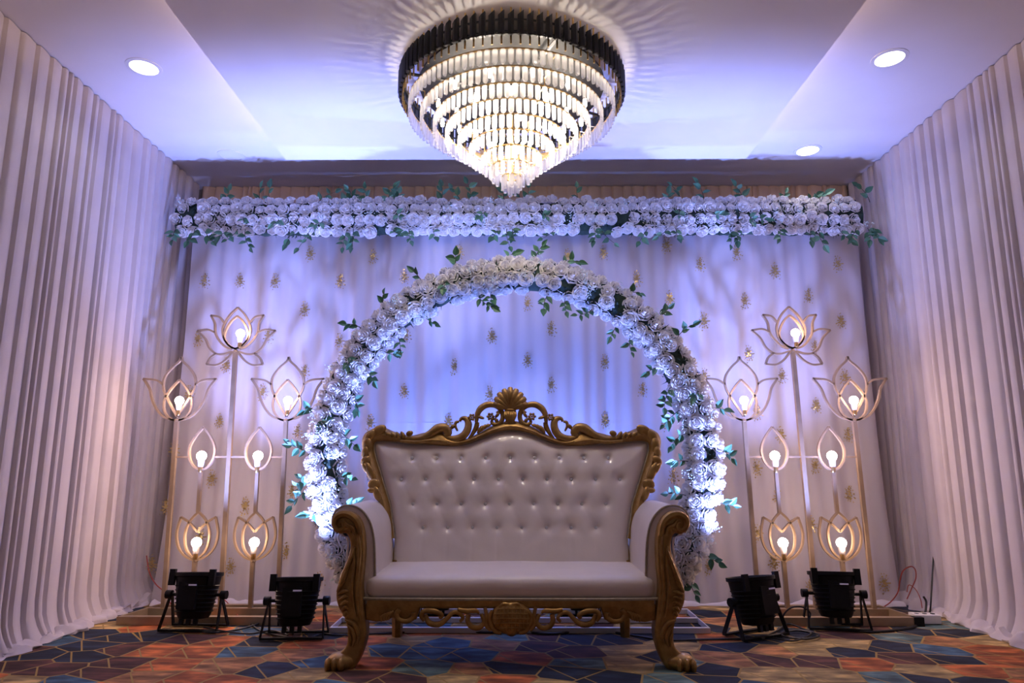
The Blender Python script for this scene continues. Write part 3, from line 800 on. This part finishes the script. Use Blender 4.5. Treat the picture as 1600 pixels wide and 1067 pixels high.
for row_i, c in enumerate((-1.22, -.45, .32, 1.08)):
    Rr = AR + math.sin(c) * TR
    step = .090 / Rr; a = A1 + step * (.5 if row_i % 2 else 0)
    while a < A0:
        if r.random() > .045:
            p, n_ = ring(a + r.uniform(-.012, .012), c + r.uniform(-.12, .12), TR * 1.08)
            n = n_ + Vector((r.uniform(-.2, .2), -.25, r.uniform(-.2, .2)))
            s = .050 * r.uniform(.88, 1.1)
            piece('rose', ROSES[r.randrange(6)], arch, p, quat_z(n, r.uniform(0, 6)), (s, s, s * r.uniform(.95, 1.2))); n_arch += 1
        a += step * r.uniform(.92, 1.14)
print('roses', n_ros, n_arch)
gy = MB()
for _ in range(48):
    p, n_ = ring(A0 + (A1 - A0) * r.random(), r.uniform(-1.2, 1.2), TR * 1.35); gyp(gy, p, r, 14, .018)
props(gy.build('filler_flowers', M['gyp'], arch, False), kind='stuff')
for deg, c, ln_, nl, dx, dz in ((103, -1.3, .16, 8, .5, -1), (98, -1.3, .08, 4, -.3, -1), (122, -1.3, .10, 4, .3, -1), (134, -1.3, .12, 5, .5, -1), (141, -1.3, .10, 4, .8, -.5), (150, -1.2, .08, 4, .8, -.6),
        (160, -1.2, .09, 5, .7, -.7), (172, -1.1, .12, 5, .8, -.6), (186, -1.0, .10, 4, 1, -.2), (196, -1.1, .09, 4, 1, .1), (78, -1.3, .12, 5, -.7, -.8), (72, -1.3, .10, 5, -.4, -1), (62, -1.3, .12, 6, -.6, -.8),
        (52, -1.3, .10, 4, -.6, -1), (46, -1.3, .12, 4, -.5, -.9), (32, -1.2, .10, 4, -1, -.3), (24, -1.2, .15, 7, -.7, -.8), (16, -1.2, .16, 7, -.8, -.5), (8, -1.2, .14, 6, -1, -.1), (-1, -1.2, .10, 4, -1, .2), (-12, -1.2, .13, 5, -1, .3),
        (140, 1.2, .10, 4, -.7, .5), (131, 1.2, .08, 3, -.4, .8), (118, 1.3, .08, 3, -.4, 1), (107, 1.3, .08, 4, -.3, 1), (92, 1.4, .07, 3, .3, 1), (84, 1.4, .11, 5, .2, 1), (76, 1.4, .12, 5, .8, .8), (55, 1.3, .08, 3, .8, .5),
        (44, 1.3, .09, 4, .9, .6), (36, 1.2, .14, 5, .5, 1), (166, 1.3, .07, 3, -1, .1), (178, 1.3, .13, 6, -1, .1), (184, 1.3, .12, 5, -1, -.5), (188, 1.3, .15, 5, -1, -.9), (2, 1.3, .08, 4, 1, -.2),
        (14, 1.3, .07, 3, 1, .1), (-12, 1.3, .09, 4, 1, -.4), (-26, 1.2, .10, 4, .6, -.8), (-34, 1.0, .10, 4, -.2, -1), (168, .3, .06, 4, .4, -.8), (150, .4, .06, 4, .6, -.3), (112, .2, .05, 3, .3, -.5), (20, .3, .06, 3, -.4, -.6), (195, .6, .06, 3, -.5, -.6)):
    p, n_ = ring(math.radians(deg), c, TR * 1.1); sprig(arch, p, (dx, -.35, dz), ln_, nl, r, .03, .048)
# metal hoop and base of the arch
P = [Vector((AC.x + AR * math.cos(a), AY, AC.z + AR * math.sin(a))) for a in np.linspace(A0 + .02, A1 - .02, 60)]
lo_l, lo_r = P[0].copy(), P[-1].copy()
zz = .03
aL = Vector((lo_l.x + .12, AY, zz)); aR = Vector((lo_r.x - .06, AY, zz))
MB().tube([aL] + P + [aR], .016, 8).build('hoop', M['whitemetal'], arch)
y0, y1 = at_z(1106, 984, 0.02).y, 4.82
xb0, xb1 = at_z(518, 982, .02).x, at_z(1106, 982, .02).x
MB().bar([(xb0, y0, .018), (xb1, y0, .018), (xb1, y1, .018), (xb0, y1, .018)], .03, .03, (0, 0, 1), True).build('base_frame', M['whitemetal'], arch, False)
MB().bar([(xb0, AY, .018), (xb1, AY, .018)], .028, .028, (0, 0, 1)).build('crossbar', M['whitemetal'], arch, False)

# ------------------------------------------------------------------ lotus light stands
def lotus_stand(cx, label, lean):
    Y0 = 4.76
    root = thing('lotus_light_stand', label, 'light stand', (cx, Y0, 0), 'gold lotus light stands')
    def T(x, z, y=0.0): return Vector((cx + x + lean * (z - .03), Y0 + y, z))
    def strip(name, pts, parent, w=.013, d=.02, sm=True):
        return MB().bar(pts, w, d).build(name, M['goldbar'], parent)
    def petals(head, bx_, bz, shapes, scale=.001):
        for nm, pts, mirror in shapes:
            for q in ((1, -1) if mirror else (1,)):
                P = [T(bx_ + q * v.x * scale, bz + v.y * scale) for v in spline(pts, 6)]
                strip(nm, P, head)
    def bulb(head, bx_, bz, r=.031):
        c = T(bx_, bz, -.005)
        b = MB().lathe([(.002, r), (r * .5, r * .86), (r * .87, r * .5), (r, 0), (r * .87, -r * .5), (r * .70, -r * .75)], 16, Matrix.Translation(c)).build('bulb', M['bulb'], head)
        MB().lathe([(r * .70, -r * .75), (r * .66, -r * 1.2), (r * .56, -r * 2.0), (r * .42, -r * 2.2)], 12, Matrix.Translation(c)).build('bulb_collar', M['white'], b)
        MB().lathe([(r * .45, -r * 2.15), (r * .45, -r * 3.1), (r * .3, -r * 3.3)], 12, Matrix.Translation(c)).build('socket', M['brass'], b)
        point_light('bulb_light', c + Vector((0, -.055, .012)), BULB_POWER, BULB_COL, .03, root)
    SIDE = [('petal', [(0, 448), (-12, 418), (-58, 376), (-100, 320), (-114, 270), (-108, 220), (-86, 172), (-42, 95), (0, 30)], True),
            ('petal', [(0, 287), (-45, 237), (-84, 176), (-98, 120), (-86, 60), (-45, 14), (0, 0)], True),
            ('petal', [(-112, 252), (-165, 284), (-256, 294)], True), ('petal', [(-256, 294), (-208, 225), (-182, 145), (-142, 75), (-87, 25), (0, 0)], True)]
    CENT = [('petal', [(0, 320), (-52, 268), (-88, 205), (-100, 150), (-84, 88), (-38, 38), (0, 20)], True),
            ('petal', [(0, 258), (-38, 224), (-72, 168), (-86, 110), (-68, 66), (-36, 34), (0, 20)], True),
            ('petal', [(-94, 210), (-130, 250), (-190, 262)], True), ('petal', [(-190, 262), (-160, 205), (-152, 140), (-126, 88), (-78, 38), (-28, 18)], True),
            ('petal', [(-154, 138), (-205, 158), (-278, 150)], True), ('petal', [(-278, 150), (-222, 95), (-186, 26), (-136, -14), (-84, -18), (-24, 0)], True),
            ('petal', [(-136, -14), (-176, -46), (-198, -92)], True), ('petal', [(-198, -92), (-130, -96), (-70, -64), (-14, 0)], True)]
    DROP = [('petal', [(0, 292), (-42, 240), (-78, 178), (-89, 122), (-75, 60), (-40, 15), (0, 0)], True)]
    TUL = [('petal', [(0, 318), (-45, 272), (-76, 210), (-83, 142), (-62, 62), (0, 0)], True),
           ('petal', [(0, 188), (-58, 246), (-118, 284)], True), ('petal', [(-118, 284), (-140, 180), (-122, 88), (-68, 26), (0, 0)], True)]
    ZA, ZB = 1.283, 1.77
    for nm, x, ztop, w in (('stem', -.38, ZA, .026), ('stem', 0, ZB, .028), ('stem', .38, ZA, .026)):
        MB().bar([T(x, .03), T(x, ztop)], w, w).build(nm, M['goldbar'], root, False)
    def head(x, z, shapes, nm, bz):
        h = MB().lathe([(.006, -.012), (.017, -.006), (.017, .008), (.006, .014)], 10, Matrix.Translation(T(x, z))).build(nm, M['goldbar'], root)
        petals(h, x, z, shapes); return h
    for x in (-.38, .38):
        h = head(x, ZA, SIDE, 'lotus_head', 0); bulb(h, x + .01, ZA + .140)
    h = head(0, ZB, CENT, 'lotus_head', 0); bulb(h, .03, ZB + .130)
    for x in (-.19, .20):
        h = head(x, .948, DROP, 'bud_head', 0); bulb(h, x, .948 + .095, .034)
        MB().bar([T(x, .665), T(x, .95)], .022, .022).build('short_stem', M['goldbar'], root, False)
        h = head(x + .005, .350, TUL, 'tulip_head', 0); bulb(h, x + .005, .350 + .118, .034)
        MB().bar([T(x, .03), T(x, .352)], .026, .026).build('short_stem', M['goldbar'], root, False)
    for x0, x1 in ((-.38, -.28), (-.10, .112), (.288, .38)):
        MB().bar([T(x0, 1.035), T(x1, 1.035)], .012, .012).build('crossbar', M['goldbar'], root, False)
    return root, T, Y0
for cx, lab, ln_ in ((-1.962, 'gold lotus light stand left of the rose arch', -.012), (1.985, 'gold lotus light stand right of the rose arch', -.020)):
    root, T, Y0 = lotus_stand(cx, lab, ln_)
    f0 = at_z(300, 976, .0).y
    bf = MB().bar([(cx - .52, f0, .026), (cx + .50, f0, .026), (cx + .46, 4.86, .026), (cx - .46, 4.86, .026)], .045, .05, (0, 0, 1), True)
    bf = bf.build('base_frame', M['goldbar'], root, False)
    MB().bar([(cx - .47, Y0, .026), (cx + .47, Y0, .026)], .04, .046, (0, 0, 1)).build('crossbar', M['goldbar'], root, False)
    for s_ in (1,):
        MB().box(cx + s_ * .52 - .03 - .01, cx + s_ * .52 + .03 - .01, f0 - .026, f0 + .026, .0, .053).build('end_cap', M['black'], bf, False)

# ------------------------------------------------------------------ stage par lights
def par_can(px, py, label, yawd, tiltd, target, power, col, angle=72, blend=1.0, group='black stage lights on the carpet', sc=1.1):
    g = at_z(px, py, 0.0) if py else Vector(px)
    root = thing('stage_par_light', label, 'stage light', (g.x, g.y, 0), group)
    Rz = Matrix.Rotation(math.radians(yawd), 4, 'Z'); piv = Vector((g.x, g.y, .185 * sc))
    X = Matrix.Translation(piv) @ Rz @ Matrix.Rotation(-math.radians(tiltd), 4, 'X') @ Matrix.Scale(sc, 4)
    body = MB().lathe([(.045, -.125), (.078, -.120), (.088, -.10), (.105, .0), (.118, .095), (.128, .10), (.128, .118), (.118, .118), (.112, .10), (.10, .02), (.02, .0)], 28, X).build('can', M['black'], root)
    MB().lathe([(.001, .028), (.105, .030), (.105, .024), (.001, .022)], 24, X).build('lens', M['parlens'], body)
    for k in range(7):
        rr = .090 + .0027 * k
        MB().lathe([(rr + .006, -.088 + .022 * k), (rr + .011, -.084 + .022 * k), (rr + .006, -.080 + .022 * k)], 28, X, True).build('cooling_rib', M['black'], body)
    def xb(x0, x1, y0, y1, z0, z1):
        m = MB().box(x0, x1, y0, y1, z0, z1); m.v = [tuple(X @ Vector(p)) for p in m.v]; return m
    for sx in (-1, 1):                                   # gel-frame clips standing over the rim
        xb(sx * .112 - .016, sx * .112 + .016, -.085, -.065, .05, .135).build('gel_clip', M['black'], body, False)
    xb(-.05, .05, -.113, -.09, -.07, .07).build('driver_box', M['black'], body, False)
    xb(.005, .05, -.1145, -.112, .050, .058).build('display', M['parbox'], body, False)
    for x in (-.04, 0, .04): xb(x - .010, x + .010, -.06, -.04, -.155, -.11).build('cable_gland', M['black'], body, False)
    # double yoke
    Xr = Matrix.Translation(Vector((g.x, g.y, 0))) @ Rz @ Matrix.Scale(sc, 4)
    for sy, w in ((-1, .150), (1, .146)):
        P = [Xr @ Vector(p) for p in [(-w + .006, 0, .195), (-w - .012, sy * .07, .012), (w + .012, sy * .07, .012), (w - .006, 0, .195)]]
        MB().bar(P[:2], .026, .006, Xr.to_3x3() @ Vector((1, 0, 0))).build('yoke_leg', M['black'], root, False)
        MB().bar(P[2:], .026, .006, Xr.to_3x3() @ Vector((1, 0, 0))).build('yoke_leg', M['black'], root, False)
        MB().bar(P[1:3], .026, .012, (0, 0, 1)).build('yoke_foot', M['black'], root, False)
    for sx in (-1, 1):
        a = Xr @ Vector((sx * .10, 0, .185)); b = Xr @ Vector((sx * .172, 0, .185))
        MB().tube([a, a.lerp(b, .5), a.lerp(b, .55), b], [.010, .010, .026, .026], 10).build('pivot_knob', M['black'], root)
    src = X @ Vector((0, 0, .125))
    spot_light('par_beam', src, target, power, col, angle, blend, .028, root)
    return root
M['parbox'] = emis('blue_display', (.10, .10, .6), .08)
par_can(303, 984, 'black stage light at the foot of the left lotus stand, nearest the left curtain', -3, 8, (-1.80, 4.85, 2.6), PAR_POWER, PAR_COL)
par_can(461, 996, 'black stage light between the left lotus stand and the sofa', 2, 8, (-1.0, 4.8, 2.6), PAR_POWER, PAR_COL)
par_can(1181, 994, 'black stage light between the sofa and the right lotus stand, body turned sideways', 28, 9, (1.05, 4.8, 2.6), PAR_POWER * .9, PAR_COL)
par_can(1307, 982, 'black stage light at the foot of the right lotus stand, nearest the right curtain', -8, 8, (1.85, 4.85, 2.6), PAR_POWER * .7, PAR_COL)
par_can((-.50, 4.69, 0), None, 'black stage light hidden behind the left half of the sofa', 0, 12, (-.35, 5.25, 1.75), BLUE_POWER, BLUE_COL, 110, .9, sc=.8)
par_can((.42, 4.69, 0), None, 'black stage light hidden behind the right half of the sofa', 0, 12, (.35, 5.25, 1.6), BLUE_POWER * .7, BLUE_COL, 110, .9, sc=.8)

# ------------------------------------------------------------------ chandelier
CY, CZ = 3.69, 3.07
CX = at(799.5, 150, CY).x
ch = thing('crystal_chandelier', 'large round tiered crystal chandelier with black slats round its rim', 'chandelier', (CX, CY, ZP))
CC = Vector((CX, CY, 0))
MB().lathe([(.0, ZP - .001), (.10, ZP - .001), (.10, ZP - .085), (.54, ZP - .088), (.54, ZP - .10), (.0, ZP - .102)], 40, Matrix.Translation(CC)).build('canopy_light_shield', M['black'], ch)  # canopy spread into a wide disc, added to block bulb light going up
TIERS = [(.590, 3.030), (.522, 2.976), (.448, 2.928), (.377, 2.882), (.306, 2.832), (.240, 2.780), (.168, 2.722), (.112, 2.664), (.052, 2.606)]
def hoop(R, z, t): return [CC + Vector((R * math.cos(a), R * math.sin(a), z)) for a in np.linspace(0, 2 * PI, t, endpoint=False)]
RS = .642
for z in (3.10, 3.165): MB().tube(hoop(RS - .012, z, 72), .006, 6, True).build('rim_hoop', M['blackmetal'], ch)
for i, (R, z) in enumerate(TIERS):
    MB().tube(hoop(R, z + .004, max(16, int(90 * R / .6))), .0055, 6, True).build('tier_hoop', M['brass'], ch)
for k in range(4):
    a = k * PI / 2 + .4; d = Vector((math.cos(a), math.sin(a), 0))
    MB().tube([CC + d * .64 + Vector((0, 0, 3.11)), CC + d * .10 + Vector((0, 0, 3.13))], .009, 6).build('support_arm', M['blackmetal'], ch)
    for (R0, z0), (R1, z1) in zip(TIERS[:-1], TIERS[1:]):
        MB().tube([CC + d * R0 + Vector((0, 0, z0)), CC + d * R1 + Vector((0, 0, z1 + .05)), CC + d * R1 + Vector((0, 0, z1))], .003, 5).build('tier_hanger', M['brass'], ch)
MB().tube([CC + Vector((0, 0, ZP - .02)), CC + Vector((0, 0, 2.62))], .010, 8).build('centre_rod', M['brass'], ch)
# black slats with a slanted top, and brass pins
sl = MB(); w, t, h = .0155, .008, .135
sl.add([(-w, -t, 0), (w, -t, 0), (w, t, 0), (-w, t, 0), (-w, -t, h - .028), (w, -t, h), (w, t, h), (-w, t, h - .028), (0, -t - .008, .006), (0, -t - .008, h - .02)],
       [(0, 3, 2, 1), (0, 8, 9, 4), (8, 1, 5, 9), (4, 9, 5, 6, 7), (1, 2, 6, 5), (2, 3, 7, 6), (3, 0, 4, 7), (0, 1, 8)])
slm = sl.mesh('black_slat', M['blackmetal'], False)
NS = 84; pins = MB()
for k in range(NS):
    a = 2 * PI * k / NS; d = Vector((math.cos(a), math.sin(a), 0)); q = Matrix.Rotation(a + PI / 2, 3, 'Z').to_quaternion()
    piece('black_slat', slm, ch, CC + d * RS + Vector((0, 0, CZ + .002)), q)
    for z0, z1 in ((CZ + .10, CZ + .160), (CZ - .038, CZ + .015)):
        pins.tube([CC + d * (RS - .012) + Vector((0, 0, z0)), CC + d * (RS - .012) + Vector((0, 0, z1))], .005, 5)
props(pins.build('brass_pins', M['brass'], ch, False), kind='stuff')
def crystal(mb, X):
    w, t, h = .0150, .0075, .080; prof = []
    for z, f in ((0, .8), (-.006, 1), (-h + .012, 1), (-h + .003, .72), (-h, .35)):
        prof.append([(w * f, 0, z), (w * f * .55, t, z), (-w * f * .55, t, z), (-w * f, 0, z), (-w * f * .55, -t, z), (w * f * .55, -t, z)])
    vv = [X @ Vector(p) for r_ in prof for p in r_]
    ff = [(i * 6 + k, i * 6 + (k + 1) % 6, (i + 1) * 6 + (k + 1) % 6, (i + 1) * 6 + k) for i in range(4) for k in range(6)]
    mb.add(vv, [tuple(reversed(f)) for f in ff] + [tuple(range(6)), tuple(24 + k for k in reversed(range(6)))])
cm = MB(); crystal(cm, Matrix.Identity(4)); crm = cm.mesh('crystal_prism', M['crystal'], False)
spots = []
for i, (R, z) in enumerate(TIERS):
    n = max(7, int(round(2 * PI * R / .0405)))
    for k in range(n):
        a = 2 * PI * (k + .5 * (i % 2)) / n; spots.append((CC + Vector((R * math.cos(a), R * math.sin(a), z)), a))
spots += [(CC + Vector((.02 * math.cos(a), .02 * math.sin(a), 2.575)), a) for a in (0, 2, 4)]
spots.sort(key=lambda s: (s[0] - CAM).length)
rest = MB()
for i, (p, a) in enumerate(spots):
    Rm = Matrix.Rotation(a + PI / 2 + rnd.uniform(-.08, .08), 4, 'Z')
    if i < 300: piece('crystal_prism', crm, ch, p, Rm.to_quaternion())
    else: crystal(rest, Matrix.Translation(p) @ Rm)
props(rest.build('far_crystal_prisms', M['crystal'], ch, False), 'crystal prisms on the far side of the tiers', kind='stuff')
for R, z, n in ((.50, 3.00, 12), (.38, 2.95, 10), (.24, 2.87, 7), (.10, 2.76, 4)):
    for k in range(n):
        a = 2 * PI * (k + .5) / n; p = CC + Vector((R * .86 * math.cos(a), R * .86 * math.sin(a), z))
        MB().lathe([(.002, -.022), (.010, -.018), (.013, 0), (.010, .018), (.009, .03)], 8, Matrix.Translation(p)).build('candle_bulb', M['chbulb'], ch)
        if .2 < R < .4 and k % 2 == 0: point_light('chandelier_light', p + Vector((0, 0, -.03)), CHAND_POWER, CHAND_COL, .03, ch)

# ------------------------------------------------------------------ ceiling downlights
def downlight(px, py, label, lit=True):
    p = at_z(px, py, ZC); X = Matrix.Translation(p)
    root = thing('ceiling_downlight', label, 'downlight', p, 'round ceiling downlights')
    MB().lathe([(.080, -.001), (.080, -.006), (.102, -.004), (.104, .004), (.080, .004)], 32, X, True).build('trim_ring', M['white'], root)
    MB().lathe([(.0, -.003), (.081, -.003), (.081, .003), (.0, .003)], 32, X).build('diffuser', M['downglow'] if lit else M['ceil'], root)
    if lit:
        l = bpy.data.lights.new('downlight_lamp', 'SPOT'); l.energy = DOWN_POWER; l.color = (1, .93, .92); l.spot_size = 2.6; l.spot_blend = .6; l.shadow_soft_size = .08
        link(bpy.data.objects.new('downlight_lamp', l), root, (0, 0, -.02))
downlight(225, 105, 'lit round downlight in the ceiling above the left curtain')
downlight(1390, 91, 'lit round downlight in the ceiling above the right curtain, nearer the front')
downlight(1262, 235, 'lit round downlight in the ceiling just above the right end of the garland')
downlight(361, 243, 'unlit round downlight in the ceiling above the left end of the garland', False)

# ------------------------------------------------------------------ cables and odds and ends
def cable(name, pts, rad, m, label, cat='cable', group=None):
    P = spline(pts, 8); o = MB().tube(P, rad, 6)
    return props(o.build(name, m, None, loc=tuple(P[0])), label, cat, group)
def fl(px, py, z=.008): return at_z(px, py, z)
def wob(pts, z=.008): return [fl(x, y, z) for x, y in pts]
cable('power_cable', wob([(330, 978), (352, 968), (378, 966), (405, 984), (430, 992), (455, 996)]), .006, M['cable'], 'black cable looping between the two left stage lights, upper strand', group='black floor cables')
cable('power_cable', wob([(300, 984), (335, 988), (370, 984), (400, 976), (418, 968), (440, 975), (458, 990)], .012), .006, M['cable'], 'black cable running along the carpet between the left stage lights', group='black floor cables')
cable('power_cable', wob([(318, 980), (350, 986), (390, 990), (425, 985), (450, 992)], .02), .005, M['cable'], 'thin black cable below the base of the left lotus stand', group='black floor cables')
cable('power_cable', wob([(480, 998), (505, 990), (530, 992), (590, 990), (680, 985), (760, 988), (800, 986)]), .006, M['cable'], 'black cable running from the left lights under the sofa', group='black floor cables')
cable('power_cable', wob([(805, 984), (860, 990), (930, 984), (985, 992), (1040, 1000), (1100, 999), (1165, 998)]), .006, M['cable'], 'black cable running from under the sofa to the right lights', group='black floor cables')
cable('power_cable', wob([(1190, 998), (1215, 985), (1232, 975), (1262, 985), (1280, 993), (1262, 998), (1232, 996), (1222, 990), (1245, 985), (1268, 990), (1240, 1001), (1205, 996)], .014), .006, M['cable'], 'coiled black cable on the carpet between the right stage lights', group='black floor cables')
cable('power_cable', [fl(1228, 975, .02), at(1224, 962, 4.42), at(1235, 950, 4.42), at(1252, 948, 4.42), at(1266, 958, 4.42), fl(1262, 972, .02)], .005, M['cable'], 'loop of black cable standing up behind the sideways stage light', group='black floor cables')
cable('power_cable', wob([(1325, 984), (1360, 987), (1400, 984), (1430, 978)]) + [at(1441, 968, 4.75), at(1446, 955, 4.78), at(1447, 940, 4.8), at(1443, 932, 4.8)], .007, M['cable'], 'black cable curving up to a plug at the white power strip', group='black floor cables')
cable('upright_cable', [at(1447, 972, 4.78), at(1453, 955, 4.8), at(1455, 930, 4.82), at(1457, 895, 4.85), at(1459, 865, 4.88)], .0055, M['cable'], 'thin black cable rising in front of the right curtain')
cable('red_wire', [at(1417, 936, 4.95), at(1424, 920, 4.95), at(1431, 903, 4.95), at(1430, 890, 4.95), at(1423, 885, 4.95), at(1411, 892, 4.96), at(1406, 908, 4.98), at(1403, 925, 5.0), at(1392, 940, 5.0), fl(1378, 950, .02)], .004, M['redwire'], 'looped red wire beside the right curtain', 'wire')
cable('red_wire', [at(1417, 925, 4.95), at(1420, 914, 4.95), at(1430, 920, 4.93), at(1438, 935, 4.9), fl(1441, 950, .03)], .003, M['redwire'], 'short thin red wire arching over the power strip', 'wire')
cable('red_wire', [at(229, 868, 5.0), at(233, 893, 4.98), at(243, 912, 4.95), at(258, 926, 4.92), fl(275, 950, .03), fl(330, 958, .01)], .004, M['redwire'], 'red wire trailing down the drape behind the left lotus stand', 'wire')
cable('red_wire', [at(345, 933, 4.9), at(355, 941, 4.9), at(363, 952, 4.88), fl(372, 962, .01)], .0035, M['redwire'], 'short red wire on the drape behind the left stage lights', 'wire')
ps = fl(1450, 975, 0); r_ps = thing('power_strip', 'white power strip on the carpet by the right curtain', 'power strip', ps)
MB().relief([(ps.x - .09, .004), (ps.x + .07, .004), (ps.x + .07, .058), (ps.x - .09, .062)], ps.y - .03, ps.y + .05, .008).build('housing', M['white'], r_ps)
for k in range(3): MB().lathe([(.001, 0), (.014, 0), (.014, .004), (.001, .004)], 10, Matrix.Translation((ps.x - .06 + .05 * k, ps.y + .01, .058))).build('outlet', M['black'], r_ps)
